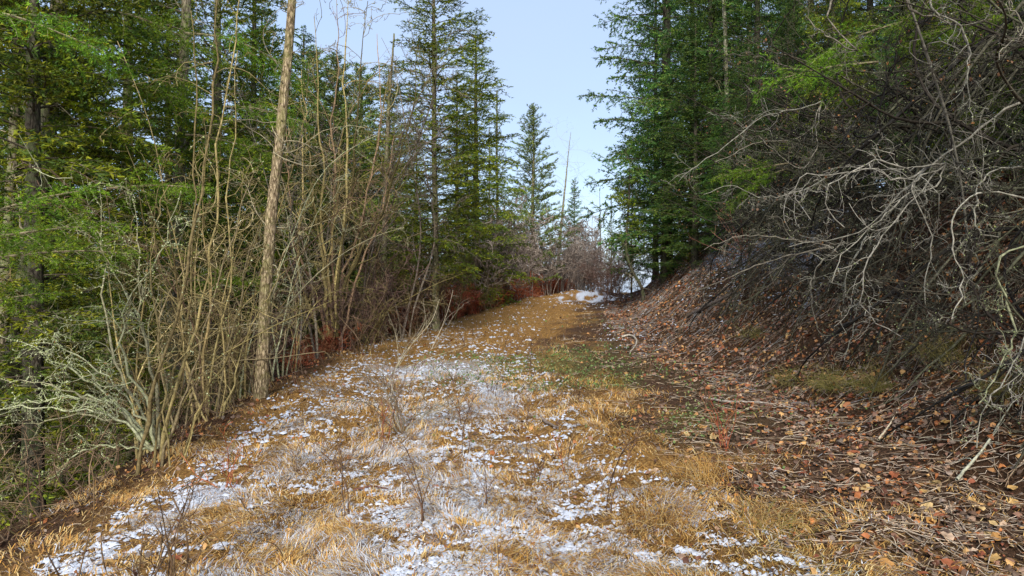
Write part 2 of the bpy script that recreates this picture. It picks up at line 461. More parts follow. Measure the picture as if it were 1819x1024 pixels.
def bough(rng, L, droop=.25, lat=16, sub=5, sparse=1.0):
    """one bough growing along +X: (axis, radii, laterals, lateral radii, twigs, twig radii)"""
    n = 9
    P = grow(np.zeros((1, 3)), np.array([[1, 0, .25]]), L, n, .12, (0, 0, -droop * 1.6), rng)
    R = (.006 + .007 * L) * np.linspace(1, .2, n)[None]
    t = np.linspace(.14, .97, lat); t = t + rng.normal(size=lat) * .015; t = np.clip(t, .1, .98)
    f = t * (n - 1); i = np.minimum(f.astype(int), n - 2); f = f - i
    pos = P[0, i] + (P[0, i + 1] - P[0, i]) * f[:, None]; T = nrm(P[0, i + 1] - P[0, i])
    side = np.where(np.arange(lat) % 2 == 0, 1, -1)[:, None]
    perp = nrm(np.cross(T, [0, 0, 1])) * side
    D = nrm(T * .62 + perp * (.78 + .15 * rng.normal(size=(lat, 1))) + np.array([0, 0, 1]) * rng.normal(size=(lat, 1)) * .3)
    ll = L * (.12 + .42 * (1 - t) ** .75 * sstep(t, .0, .25)) * (.7 + .5 * rng.random(lat)) * sparse
    LP = grow(pos, D, ll, 6, .15, (0, 0, -droop * 1.1), rng)
    LR = np.full((lat, 1), .0035 + .0015 * L) * np.linspace(1, .4, 6)[None]
    tt = np.tile(np.linspace(.2, .92, sub), (lat, 1)) + rng.normal(size=(lat, sub)) * .03
    f = np.clip(tt, .05, .97) * 5; i = np.minimum(f.astype(int), 4); f = f - i; ar = np.arange(lat)[:, None]
    A, B = LP[ar, i], LP[ar, i + 1]; pos = A + (B - A) * f[..., None]; T = nrm(B - A)
    sd = np.where(np.arange(sub) % 2 == 0, 1, -1)[None, :, None]
    perp = nrm(np.cross(T, [0, 0, 1])) * sd
    D = nrm(T * .6 + perp * .6 + rng.normal(size=T.shape) * .25 - np.array([0, 0, 1]) * (.15 + .5 * rng.random((lat, sub, 1))) * (1 if droop > 0 else -1))
    sl = (ll[:, None] * .42 * (1 - .5 * tt)) * (.6 + .7 * rng.random((lat, sub)))
    SP = grow(pos.reshape(-1, 3), D.reshape(-1, 3), np.maximum(sl.ravel(), .035), 4, .12, (0, 0, -droop), rng)
    return P, R, LP, LR, SP

def xf(P, M, loc):
    return P @ M.T + loc

def make_boughs(seed, Ls, cols, dens=60, nl=.034, nw=.006, droop=.25, sparse=1.0, lat=15, sub=5, up=.35):
    rng = np.random.default_rng(seed); out = []
    for L in Ls:
        mb = MB()
        k = max(5, int(lat * (.45 + .4 * L)))
        P, R, LP, LR, SP = bough(rng, L, droop, k, sub, sparse)
        tubes(mb, P, R, 4, 0, (.12, .10, .07)); tubes(mb, LP, LR, 3, 0, (.13, .11, .07))
        needles(mb, P, dens * .8, nl, nw, cols, rng, .3, up=up); needles(mb, LP, dens, nl, nw, cols, rng, .12, up=up); needles(mb, SP, dens * 1.15, nl, nw, cols, rng, 0, up=up)
        out.append((L, np.concatenate(mb.v), [(f, m[0]) for f, m in zip(mb.f, mb.m)], np.concatenate(mb.c)))
    return out

def crown_mesh(name, seed, boughs, H, base, rad, nb, shape=.8, pitch=(.1, -.25), topr=.12):
    rng = np.random.default_rng(seed); mb = MB()
    Ls = np.array([b[0] for b in boughs])
    hs = base + (H - base) * (np.linspace(0, 1, nb) ** .85)
    az = rng.random() * 6
    for j, h in enumerate(hs):
        u = (h - base) / (H - base)
        az += 2.4 + rng.normal() * .25
        r = rad * ((1 - u) ** shape * (1 - topr) + topr) * (.62 + .5 * rng.random()) * (.75 + .25 * min(1, u * 5))
        cand = np.argsort(np.abs(Ls - r))[:4]; k = cand[rng.integers(0, 4)]
        L, Vb, Fb, Cb = boughs[k]
        s = r / L
        p = pitch[1] * (1 - u) + pitch[0] * 1 * u + u * u * .55 + rng.normal() * .1
        ca, sa, cp, sp = math.cos(az), math.sin(az), math.cos(p), math.sin(p)
        Ry = np.array([[cp, 0, -sp], [0, 1, 0], [sp, 0, cp]]); Rz = np.array([[ca, -sa, 0], [sa, ca, 0], [0, 0, 1]])
        roll = rng.normal() * .2; Rx = np.array([[1, 0, 0], [0, math.cos(roll), -math.sin(roll)], [0, math.sin(roll), math.cos(roll)]])
        M = Rz @ Ry @ Rx
        Vt = (Vb * s) @ M.T + np.array([0, 0, h])
        cc = Cb * (1 + .22 * rng.normal()); n0 = mb.n
        for q, (f, m) in enumerate(Fb):
            mb.f.append(f + n0); mb.m.append(np.full(len(f), m, np.int32))
        mb.v.append(Vt.astype(np.float32)); mb.c.append(np.clip(cc, .01, 1).astype(np.float32)); mb.n += len(Vt)
    return mb.data(name, [M_WOOD, M_NEEDLE], False)

def trunk_mesh(name, H, r0, mat, seed, n=26, k=10, wob=.05, r1=.02, base=-.6):
    rng = np.random.default_rng(seed)
    z = np.linspace(base, H, n); P = np.zeros((n, 3)); P[:, 2] = z
    P[:, 0] = np.cumsum(rng.normal(size=n)) * wob * .12; P[:, 1] = np.cumsum(rng.normal(size=n)) * wob * .12
    P[:, :2] -= P[2, :2] * .5
    R = r0 * np.interp(z, [base, 0, .4, H], [1.5, 1.3, 1.0, max(r1 / r0, .06)])
    mb = MB(); tubes(mb, P, R, k, 0, (1, 1, 1), .1)
    return mb.data(name, mat)

LS = [.35, .45, .6, .7, .85, 1.0, 1.15, 1.3, 1.5, 1.7, 1.9, 2.1, 2.4]
B_R = make_boughs(11, LS, GREENS_R, 44, .068, .025, .22)
B_L = make_boughs(12, LS, GREENS_L, 46, .064, .022, .3)
B_P = make_boughs(13, LS[:9], GREENS_P, 70, .085, .017, -.1, .8, 10, 4, .6)
B_S = make_boughs(14, LS[:10], GREENS_P[:2] + GREENS_L[:3], 60, .06, .014, -.15, .7, 9, 3, .5)

CR = {
    'fir_r1': crown_mesh('crown', 1, B_R, 15, .5, 2.4, 150, .7),
    'fir_r2': crown_mesh('crown', 2, B_R, 13, .3, 2.2, 138, .75),
    'fir_l1': crown_mesh('crown', 3, B_L, 15, 2.0, 2.3, 120, .7),
    'fir_l2': crown_mesh('crown', 4, B_L, 12, .4, 2.1, 125, .75),
    'fir_s': crown_mesh('crown', 5, B_L, 13.5, 1.6, 2.0, 130, .6, (.3, -.05)),
    'pine': crown_mesh('crown', 6, B_P, 9, .9, 2.1, 110, .75, (.35, .1)),
    'scrag': crown_mesh('crown', 8, B_S, 9, 1.4, 1.25, 75, .7, (.45, .15)),
    'young': crown_mesh('crown', 9, B_P, 5, .25, 1.1, 60, .85, (.3, .05)),
}
TK = {
    'fir_r1': trunk_mesh('trunk', 15, .14, M_BARKD, 1), 'fir_r2': trunk_mesh('trunk', 13, .12, M_BARKD, 2),
    'fir_l1': trunk_mesh('trunk', 15, .15, M_BARK, 3), 'fir_l2': trunk_mesh('trunk', 12, .13, M_BARKD, 4),
    'fir_s': trunk_mesh('trunk', 13.5, .07, M_BARK, 5), 'pine': trunk_mesh('trunk', 9, .09, M_BARK, 6),
    'scrag': trunk_mesh('trunk', 9, .07, M_BARK, 8), 'young': trunk_mesh('trunk', 5, .05, M_BARK, 9),
}
def conifer(kind, x, y, scale, label, group=None, name='fir_tree', rz=None, lean=(0, 0), z=None, cat='fir tree', fat=1.0):
    rz = RNG.random() * 6.28 if rz is None else rz
    o = empty(name, (x, y, tz(x, y) - .05 if z is None else z), (lean[0], lean[1], rz), scale)
    o.scale = (scale * fat, scale * fat, scale)
    tag(o, label, cat, group)
    link('trunk', TK[kind], o); link('crown', CR[kind], o)
    return o
def conifer_px(kind, px, Y, topy, H, label, **kw):
    """a conifer whose trunk stands at picture column px, at distance Y, its tip at row topy"""
    x = (px - 909.5) / FPX * Y; z0 = tz(x, Y)
    top = CAMZ - (topy - 512) / FPX * Y
    return conifer(kind, x, Y, (top - z0) / H, label, **kw)

# right-hand wall of firs
G_R = 'firs along the top of the bank'
for kind, px, Y, top, H, lab in (
    ('fir_r1', 1185, 23, -620, 15, 'tall dark fir leading the wall of firs right of the sky gap'),
    ('fir_r2', 1262, 20.5, -330, 13, 'dense blue green fir second from the sky gap'),
    ('fir_r1', 1345, 19, -420, 15, 'dense green fir behind the thin pale trunk on the bank'),
    ('fir_r2', 1165, 29, -120, 13, 'narrow fir half hidden behind the fir edging the sky'),
    ('fir_r1', 1440, 17.5, -500, 15, 'fir with sunlit boughs above the bare hanging branches'),
    ('fir_r2', 1545, 16, -520, 13, 'yellow green fir above the tangle of dead brush'),
    ('fir_l2', 1660, 14.5, -520, 12, 'olive fir behind the twisted bare limbs'),
    ('fir_r1', 1780, 15, -560, 15, 'dark fir at the far end of the bank, nearest the camera'),
    ('fir_l2', 1480, 13.5, -250, 12, 'shaded fir rooted on the steep bank amid dead branches'),
): conifer_px(kind, px, Y, top, H, lab, group=G_R)
for i, (px, Y) in enumerate(((1290, 27), (1400, 25), (1500, 23), (1620, 21), (1740, 20), (1840, 18), (1900, 13), (1230, 33), (1330, 30), (1600, 27), (1750, 26))):
    conifer_px(('fir_r1', 'fir_r2')[i % 2], px, Y, -200 - i * 20, (15, 13)[i % 2], 'fir in the dark second row up the bank', group='second row of firs up the bank')

# left-hand forest
G_L = 'firs of the forest below the track'
for kind, px, Y, top, H, lab in (
    ('fir_s', 775, 17.5, -190, 13.5, 'tall fir with a bare brown lower trunk beside the open sky'),
    ('fir_l2', 846, 26, 60, 12, 'bushy bright green fir just right of the bare brown trunk'),
    ('pine', 597, 21, 100, 9, 'pale green pine behind the many stemmed clump'),
    ('fir_l1', 225, 14, -400, 15, 'dark thick fir deep in the forest with sky around it'),
    ('fir_l2', 60, 8.5, -520, 12, 'fir at the left edge with bright low boughs'),
    ('fir_l1', 385, 15, -350, 15, 'yellow green fir behind the tan stems'),
    ('fir_l2', 450, 18, -120, 12, 'olive fir seen behind the slender leaning trunk'),
    ('fir_l2', 120, 17, -150, 12, 'shaded fir between the two leaning trunks and the thick fir'),
    ('fir_l2', 812, 25, 130, 12, 'bushy fir directly behind the tall bare trunked one'),
    ('fir_l2', 690, 23, 120, 12, 'lower fir left of the tall bare trunked one'),
    ('pine', 560, 25, 90, 9, 'third pale green pine, just right of the slender trunk'),
    ('pine', 640, 24, 120, 9, 'second pale green pine, behind the many stemmed clump'),
    ('fir_l2', 300, 19, -60, 12, 'fir low in the ravine behind the mossy trunk'),
): conifer_px(kind, px, Y, top, H, lab, group=G_L, fat={775: 1.55, 846: 1.5, 820: 1.5, 597: 1.6, 640: 1.6, 560: 1.6}.get(px, 1.25), name='pine_tree' if kind == 'pine' else 'fir_tree', cat='pine tree' if kind == 'pine' else 'fir tree')
rr = random.Random(3)
for i, (px, Y, top) in enumerate(((-20, 20, -60), (60, 24, 60), (180, 26, 330), (270, 28, 300), (360, 26, 240), (440, 30, 170), (520, 34, 260), (640, 30, 300), (700, 33, 280), (-60, 14, -200), (20, 30, 150), (120, 34, 340), (230, 36, 380), (340, 38, 220), (560, 24, 330), (480, 24, 250), (660, 24, 380), (740, 28, 330), (800, 30, 350), (540, 27, 60), (610, 29, 180), (660, 26, 250), (500, 22, 120), (700, 27, 200), (740, 32, 250), (465, 28, 20), (830, 27, 260), (630, 22, 300))):
    conifer_px(('fir_l2', 'fir_r2', 'fir_l1')[i % 3], px, Y, top, (12, 13, 15)[i % 3], 'dark fir filling the forest below the track', fat=1.35, group='background firs below the track')
# understory of young firs in the ravine
for i, (px, Y, top) in enumerate(((30, 11, 420), (110, 13, 470), (190, 12, 430), (250, 15, 400), (330, 13.5, 430), (400, 16, 440), (430, 13, 520), (500, 18, 450), (540, 20, 460), (-30, 9, 520), (650, 22, 470), (120, 15, 560), (220, 17, 520), (720, 24, 470), (830, 24, 420))):
    conifer_px('young' if i % 3 == 2 else 'fir_l2', px, Y, top, 5 if i % 3 == 2 else 12, 'young dark fir of the ravine understory', group='young firs in the ravine', name='young_fir')
# the distance, in the gap
conifer_px('pine', 945, 36, 188, 9, 'pointed green pine standing alone in the sky gap', fat=1.35, name='pine_tree', cat='pine tree')
conifer_px('scrag', 884, 30, 160, 9, 'sparse grey green pine left of the pointed pine', fat=1.3, name='pine_tree', cat='pine tree')
conifer_px('scrag', 870, 33, 225, 9, 'thin ragged pine tucked behind the bushy green fir', name='pine_tree', cat='pine tree')
conifer_px('fir_r2', 1020, 62, 320, 13, 'small distant fir behind the pale bare sapling', cat='fir tree')
conifer_px('scrag', 1086, 40, 345, 9, 'dark ragged pine against low sky beside the wall of firs', name='pine_tree', cat='pine tree')
conifer_px('scrag', 1122, 27, 300, 9, 'small pine with a dark curved trunk at the foot of the firs', name='pine_tree', cat='pine tree')
for i in range(45):
    Y = rr.uniform(70, 240); px = rr.uniform(-300, 1250)
    x = (px - 909.5) / FPX * Y
    conifer(('fir_r2', 'fir_l2')[i % 2], x, Y, rr.uniform(.55, .9), 'distant fir beyond the crest of the track', group='distant firs beyond the crest')

# low firs on the bank that close it off behind the dead tangle
for i, (x, y, sc_) in enumerate(((6.6, 7.0, .42), (7.4, 8.6, .5), (6.9, 10.2, .45), (8.2, 11.2, .55), (7.2, 12.4, .42), (6.6, 14.5, .4), (8.6, 9.6, .6), (7.4, 5.6, .5), (6.3, 13.2, .3), (6.6, 16.5, .45), (7.5, 18.5, .5), (6.2, 11.6, .26), (6.0, 9.0, .24), (6.1, 8.0, .22), (8.0, 6.8, .55), (7.0, 21, .4), (7.6, 24, .42), (6.9, 17.8, .3), (7.9, 14.2, .6))):
    conifer(('fir_l2', 'fir_r2')[i % 2], x, y, sc_, 'dark low fir behind the dead tangle on the bank', group='low firs behind the tangle', name='young_fir')
for i, (x, y, sc_) in enumerate(((7.6, 3.2, .5), (8.6, 1.0, .6), (7.2, .2, .45), (9.4, 4.2, .6), (8.2, -1.6, .6), (10.2, 2.2, .65), (6.3, -1.5, .55), (6.2, 1.2, .42), (6.8, -4.5, .75), (5.6, -3.2, .5), (7.0, 2.4, .5), (8.0, -6.5, .9))):  # out-of-frame firs, added to cast shade over the tangle and bank
    conifer('fir_l2', x, y, sc_, 'unseen fir added right of frame to shade the bank', group='unseen firs added to shade the bank', name='fir_tree')
for px, Y, top, lab in ((1235, 19.5, 40, 'low dense fir whose boughs reach down to the bank behind the bend'), (1180, 22.5, 130, 'small fir lowest on the slope beside the sky gap'), (1330, 16.5, 60, 'dense fir with boughs sweeping down to the bank crest'),
                         (1400, 15.2, 20, 'green fir rooted at the bank crest left of the twig spray'), (1285, 17.6, 170, 'small fir on the bank crest under the pale trunk'), (1470, 13.2, 60, 'shadowed fir half covered by grey twigs on the bank')):
    conifer_px('fir_r2', px, Y, top, 13, lab, group=G_R, fat=1.5)
# trunks with few boughs, traced
def traced_trunk(name, label, pts, r0, r1, mat, seed, twigs=26, group=None, tl=.05, cat='tree', tcol=(.3, .26, .17), boughs=None):
    """pts: (px, py, Y) from base to top; the base runs on down to the ground"""
    P = [at(*p) for p in pts]
    b = P[0].copy(); g = tz(b[0], b[1])
    d = nrm(P[0] - P[1]); 
    if b[2] > g: P.insert(0, np.array([b[0] + d[0] * .3 * (b[2] - g), b[1], g - .1]))
    P = np.array(P); root = P[0].copy()
    rng = np.random.default_rng(seed)
    Q = smooth_poly(P, 40) - root; Q[1:-1] += rng.normal(size=(38, 3)) * r0 * .05
    o = empty(name, root); tag(o, label, cat, group)
    R = np.interp(np.linspace(0, 1, 40), [0, .04, .1, 1], [r0 * 1.35, r0 * 1.1, r0, r1])
    mb = MB(); tubes(mb, Q, R, 12, 0, (1, 1, 1), .1)
    t = build('trunk', mb, mat, o)
    if twigs:
        C, cr = kids(Q[None], R[None] * .35, twigs, .08, .97, 1.35, tl, 10, .9, (0, 0, -.5), rng, .35, .3, .1)
        C2, cr2 = kids(C, cr, 4, .2, .95, .9, .5, 6, 1.2, (0, 0, -.3), rng, .7)
        C3, cr3 = kids(C2, cr2, 2, .2, .95, .9, .6, 4, 1.0, (0, 0, -.2), rng, .7)
        mb = MB()
        tubes(mb, C, np.maximum(cr, .003), 4, 0, tcol); tubes(mb, C2, np.maximum(cr2, .0022), 3, 0, tcol); tubes(mb, C3, np.maximum(cr3, .0018), 3, 0, tcol)
        S_, sr = kids(Q[None], R[None], 40, .06, .98, 1.45, .008, 3, .3, (0, 0, 0), rng, .22, .3, 0, rtip=.6)
        tubes(mb, S_, sr, 4, 0, (.2, .16, .1))
        tag(build('dead_branches', mb, M_WOOD, t), kind='stuff')
    if boughs: 
        mb = MB()
        for (tt, L, az, p) in boughs:
            k = int(np.argmin(np.abs(np.array(LS) - L))); Lb, Vb, Fb, Cb = B_L[k]
            ca, sa, cp, sp = math.cos(az), math.sin(az), math.cos(p), math.sin(p)
            M = np.array([[ca, -sa, 0], [sa, ca, 0], [0, 0, 1]]) @ np.array([[cp, 0, -sp], [0, 1, 0], [sp, 0, cp]])
            q = Q[int(tt * 39)]
            n0 = mb.n
            for f, m in Fb: mb.f.append(f + n0); mb.m.append(np.full(len(f), m, np.int32))
            mb.v.append(((Vb * L / Lb) @ M.T + q).astype(np.float32)); mb.c.append(Cb.astype(np.float32)); mb.n += len(Vb)
        build('crown', mb, [M_WOOD, M_NEEDLE], o, False)
    return o
rb = lambda n, t0, t1, L, s: [(t0 + (t1 - t0) * ((i * .618) % 1), L * (.6 + .5 * ((i * .37 + s) % 1)), i * 2.4 + s, -.1 + .3 * ((i * .71) % 1)) for i in range(n)]
traced_trunk('slender_tree', 'slender leaning trunk with scaly tan bark at the edge of the track',
             [(464, 705, 8.9), (470, 560, 8.9), (481, 400, 8.95), (497, 250, 9.0), (511, 100, 9.0), (519, 0, 9.05), (530, -200, 9.1), (540, -420, 9.1)], .078, .034, M_TAN, 5, 34, tl=.11, boughs=rb(26, .72, 1, 1.3, .2))
traced_trunk('leaning_fir', 'thick rough trunk leaning right near the left edge',
             [(20, 720, 9.5), (42, 560, 9.5), (62, 400, 9.5), (84, 230, 9.6), (100, 60, 9.6), (112, -120, 9.7), (130, -420, 9.8)], .15, .07, M_BARK, 6, 26, cat='fir tree', tl=.12, boughs=rb(46, .35, 1, 1.9, 1.1))
traced_trunk('leaning_fir', 'mossy thin trunk left of the thick leaning one',
             [(4, 640, 10.5), (12, 450, 10.5), (24, 250, 10.6), (34, 60, 10.6), (44, -150, 10.8)], .085, .05, M_BARK, 7, 20, cat='fir tree', tl=.12, boughs=rb(26, .5, 1, 1.6, 2.1))
traced_trunk('mossy_fir', 'mossy upright trunk behind the tan stems',
             [(308, 640, 12), (312, 450, 12), (318, 300, 12), (324, 150, 12), (331, 0, 12), (338, -250, 12.1)], .12, .06, M_BARK, 8, 24, cat='fir tree', tl=.14, boughs=rb(48, .38, 1, 1.9, .7))
traced_trunk('thin_tree', 'thin straight grey trunk between clump and brown trunk',
             [(681, 560, 17), (682, 470, 17), (684, 380, 17), (690, 200, 17.2), (700, 60, 17.3)], .085, .02, M_BARK, 9, 20, tl=.12)
traced_trunk('pale_trunk', 'thin pale trunk in front of the dense firs on the bank',
             [(1295, 330, 19.4), (1291, 190, 19.4), (1289, 90, 19.4), (1286, 0, 19.4), (1282, -220, 19.5)], .06, .045, M_PALE, 10, 14, tl=.1)
traced_trunk('bare_sapling', 'pale bare sapling in the sky gap beyond the red brush',
             [(991, 478, 40), (997, 400, 40), (1004, 330, 40), (1010, 270, 40), (1014, 235, 40)], .11, .01, M_PALE, 11, 40, tl=.3, tcol=(.33, .27, .22))
traced_trunk('dead_snag', 'bare grey snag on the skyline',
             [(1067, 430, 50), (1066, 380, 50), (1065, 335, 50)], .06, .01, M_BARKD, 12, 16, tl=.15, tcol=(.15, .12, .1))
traced_trunk('curved_tree', 'dark crooked trunk at the foot of the firs above the bend',
             [(1140, 512, 22), (1122, 480, 22), (1113, 450, 22), (1113, 410, 22), (1117, 360, 22), (1119, 300, 22)], .055, .02, M_BARKD, 13, 18, tl=.2, boughs=rb(14, .55, 1, .7, .3))

# ------------------------------------------------------------------ bare shrubs
def lichen_bits(mb, P, cnt, size, col, rng):
    N, n, _ = P.shape
    idx = rng.integers(0, N, cnt); t = rng.random(cnt) * (n - 1.01); i = t.astype(int); f = (t - i)[:, None]
    c = P[idx, i] * (1 - f) + P[idx, i + 1] * f + rng.normal(size=(cnt, 3)) * size * .4
    base = np.array([[1, 0, 0], [-.5, .87, 0], [-.5, -.87, 0], [0, 0, 1.], [0, 0, -1]])
    s = (size * (.4 + rng.random(cnt)))[:, None, None]
    V = c[:, None] + (base[None] + rng.normal(size=(cnt, 5, 3)) * .45) * s
    F0 = np.array([[0, 1, 3], [1, 2, 3], [2, 0, 3], [1, 0, 4], [2, 1, 4], [0, 2, 4]])
    F = (F0[None] + (np.arange(cnt) * 5)[:, None, None]).reshape(-1, 3)
    cc = np.asarray(col)[rng.integers(0, len(col), cnt)]
    mb.add(V.reshape(-1, 3), F, 0, np.repeat(cc, 5, 0))

def shrub(name, label, cat, stems, cols, seed, lv=(9, 4, 3), lf=(.32, .45, .5), curl=(.8, 1.0, 1.0), trop=(0, 0, .5), rmin=.0016, ang=.75,
          lichen=0, lsize=.012, group=None, t0=.2, loc=None, leaves=0, leafcol=None, rk=6, lcol=None):
    """stems: list of (points Nx3 world, r0, r1); every stem is a part, its twigs a sub-part"""
    rng = np.random.default_rng(seed)
    root = np.array(stems[0][0][0], float) if loc is None else np.array(loc, float)
    o = empty(name, root); tag(o, label, cat, group)
    for P, r0, r1 in stems:
        P = np.asarray(P, float) - root
        n = len(P); R = r0 + (r1 - r0) * np.linspace(0, 1, n) ** .9
        col = np.array(cols[rng.integers(0, len(cols))])
        R = R * (1 + .16 * rng.normal(size=n)); mb = MB(); tubes(mb, P, R, rk, 0, np.clip(col * (1 + .2 * rng.normal()), .02, .9), .3)
        st = build('stem', mb, M_WOOD, o)
        mb = MB(); A, B = P[None], R[None]; lst = [A]
        for L in range(len(lv)):
            A, B = kids(A, B, lv[L], t0 if L == 0 else .12, .98, ang, lf[L], (8, 5, 4, 3)[L], curl[min(L, 2)], trop, rng, .62 if L else .55, .3, .55)
            B = np.maximum(B, rmin * (1 if L else 1.3))
            tubes(mb, A, B, 4 if L == 0 and r0 > .014 else 3, 0, np.clip(col * (1 + .25 * rng.normal(size=(len(A), 1))), .02, .9)); lst.append(A)
        if mb.n: tag(build('twigs', mb, M_WOOD, st), kind='stuff')
        if lichen:
            mb = MB()
            for a in lst[:3]: lichen_bits(mb, a, lichen // 3, lsize, lcol or [(.36, .42, .17), (.46, .5, .3), (.28, .34, .13)], rng)
            tag(build('lichen', mb, M_LICHEN, st), kind='stuff')
        if leaves:
            mb = MB(); leaf_cards(mb, lst[-2], leaves, .028, leafcol, rng); tag(build('withered_leaves', mb, M_LEAF, st), kind='stuff')
    return o

def leaf_cards(mb, P, cnt, size, cols, rng):
    N, n, _ = P.shape
    idx = rng.integers(0, N, cnt); t = .3 + .7 * rng.random(cnt); t = t * (n - 1.01); i = t.astype(int); f = (t - i)[:, None]
    c = P[idx, i] * (1 - f) + P[idx, i + 1] * f
    leaf_shapes(mb, c, rng.normal(size=(cnt, 3)) + [0, 0, -.8], rng.normal(size=(cnt, 3)), size * (.6 + .8 * rng.random(cnt)), cols, rng)

def leaf_shapes(mb, c, d, nv, s, cols, rng, mat=0):
    """pointed, cupped leaves: 6 vertices, 4 triangles"""
    d = nrm(d); sd = nrm(np.cross(d, nv)); up = np.cross(sd, d)
    cup = (rng.random(len(c)) * 1.5 - .35)[:, None]
    tpl = [(-.5, 0, 0), (-.22, .34, .6), (.18, .3, .7), (.55, 0, .2), (.18, -.3, .7), (-.22, -.34, .6)]
    S = np.asarray(s)[:, None]
    V = np.stack([c + (d * a + sd * b * (1 + .25 * rng.normal(size=(len(c), 1))) + up * (cup * h * .55)) * S for a, b, h in tpl], 1)
    F0 = np.array([[0, 1, 5], [1, 2, 5], [2, 4, 5], [2, 3, 4]])
    F = (F0[None] + (np.arange(len(c)) * 6)[:, None, None]).reshape(-1, 3)
    cc = np.asarray(cols)[rng.integers(0, len(cols), len(c))] * (.75 + .5 * rng.random((len(c), 1)))
    mb.add(V.reshape(-1, 3), F, mat, np.repeat(cc, 6, 0))

def px_stem(pts, n=16, jit=.012, seed=0):
    rng = np.random.default_rng(seed)
    P = smooth_poly(np.array([at(*p) for p in pts]), n)
    k = rng.normal(size=P.shape) * jit; k[0] = 0
    return P + k

TAN = [(.33, .27, .13), (.38, .31, .16), (.28, .22, .11), (.36, .30, .19)]
TAN = [tuple(np.array(c) * f * [1.0, .97, .85]) for c in TAN for f in (.5, .72, .95)]
GREY = [(.19, .175, .14), (.24, .23, .185), (.13, .115, .09), (.2, .18, .14)]
LICH = [(.34, .35, .21), (.42, .43, .27), (.25, .23, .14)]
RED = [(.34, .095, .045), (.4, .14, .07), (.27, .07, .04), (.34, .17, .09)]
BROWN = [(.17, .11, .07), (.22, .15, .09), (.13, .09, .06)]

# tan multi-stemmed alder beside the slender trunk
Y = 7.0
gA = ground_at(292, 826); print('gA', gA)
stems = []
for k, (pts, r) in enumerate((
    ([(288, 830), (300, 740), (330, 620), (352, 500), (372, 380), (383, 240), (388, 100), (392, -40)], .026),
    ([(292, 828), (318, 700), (350, 600), (370, 520), (392, 400), (384, 300), (404, 180), (422, 40), (430, -60)], .023),
    ([(296, 826), (340, 690), (366, 610), (384, 520), (412, 440), (436, 360), (452, 300)], .018),
    ([(284, 830), (292, 760), (306, 690), (332, 600), (345, 470), (352, 330), (350, 180), (345, 20)], .018),
    ([(298, 828), (350, 700), (392, 640), (420, 560), (440, 500), (470, 430)], .014),
    ([(300, 820), (330, 740), (366, 640), (382, 560), (402, 470), (398, 350), (415, 230), (418, 90)], .017),
    ([(280, 832), (272, 740), (276, 640), (262, 520), (268, 420), (300, 330)], .013),
)):
    dd = 7.0
    P = px_stem([(a, b, gA[1] + (i * .06) * (1 if k % 2 else -1)) for i, (a, b) in enumerate(pts)], 20, .014, k)
    P[:, 0] += (k - 3) * .045 * np.linspace(1, 0, 20); P[:, 1] += ((k * 5) % 7 - 3) * .05 * np.linspace(1, 0, 20); P[0, 2] = tz(P[0, 0], P[0, 1]) - .04
    stems.append((P, r * .72, .004))
shrub('alder_clump', 'clump of tall tan stems rising left of the slender trunk', 'shrub', stems, TAN, 21, (11, 3, 2), (.2, .45, .5), (.9, 1.0, 1.0), (0, 0, .25), lichen=90, lsize=.006, ang=.8)
# second tan clump, slightly behind it
gB = (0, 7.8, 0)
stems = []
for k, pts in enumerate((
    [(380, 770), (400, 640), (430, 520), (446, 430), (482, 350)], [(384, 772), (412, 690), (432, 610), (470, 540), (500, 480)],
    [(372, 772), (360, 650), (376, 520), (360, 400), (365, 260)], [(390, 770), (400, 660), (396, 540), (420, 420), (432, 300)], [(376, 775), (340, 680), (322, 560), (330, 440)])):
    stems.append((px_stem([(a, b, gB[1] + .25 + .05 * i) for i, (a, b) in enumerate(pts)], 18, .01, 40 + k), .013 + .002 * (k % 3), .003))
shrub('alder_clump', 'lower tan clump with wiry twigs beside the foot of the slender trunk', 'shrub', stems, TAN, 22, (12, 4, 3), (.3, .45, .5), (1, 1, 1), (0, 0, .1))

# lichen covered shrub leaning left
gC = ground_at(285, 812); print('gC', gC)
stems = []
for k, pts in enumerate((
    [(270, 800), (235, 750), (190, 712), (130, 706), (60, 712), (0, 735)],
    [(272, 800), (225, 760), (170, 730), (100, 728), (40, 724), (-30, 735)],
    [(274, 798), (225, 740), (185, 722), (120, 695), (50, 680), (-20, 668)],
    [(276, 796), (240, 730), (205, 690), (150, 640), (100, 615), (40, 610)],
    [(278, 796), (250, 720), (210, 660), (195, 600), (185, 520), (180, 430), (175, 330)],
    [(280, 796), (262, 720), (225, 650), (215, 590), (240, 520), (290, 430), (322, 340)],
    [(276, 800), (240, 760), (160, 740), (80, 745), (50, 800), (10, 880)],
    [(270, 802), (210, 790), (150, 800), (110, 830), (90, 860)],
    [(282, 795), (275, 700), (255, 600), (245, 470), (240, 350)],
    [(272, 798), (200, 712), (130, 660), (60, 620), (0, 590)])):
    yy = gC[1]
    stems.append((px_stem([(a, b, yy - (0.10 * i if k % 2 else -.08 * i)) for i, (a, b) in enumerate(pts)], 18, .016, 60 + k), .0145 - .001 * (k % 4), .003))
shrub('lichen_shrub', 'pale lichen covered shrub arching left over the dark ravine', 'shrub', stems, LICH, 23, (12, 4, 2), (.3, .5, .5), (1.1, 1.2, 1.2), (0, 0, -.1), lichen=420, lsize=.0065, ang=.7, leaves=3, leafcol=[(.3, .15, .05)])

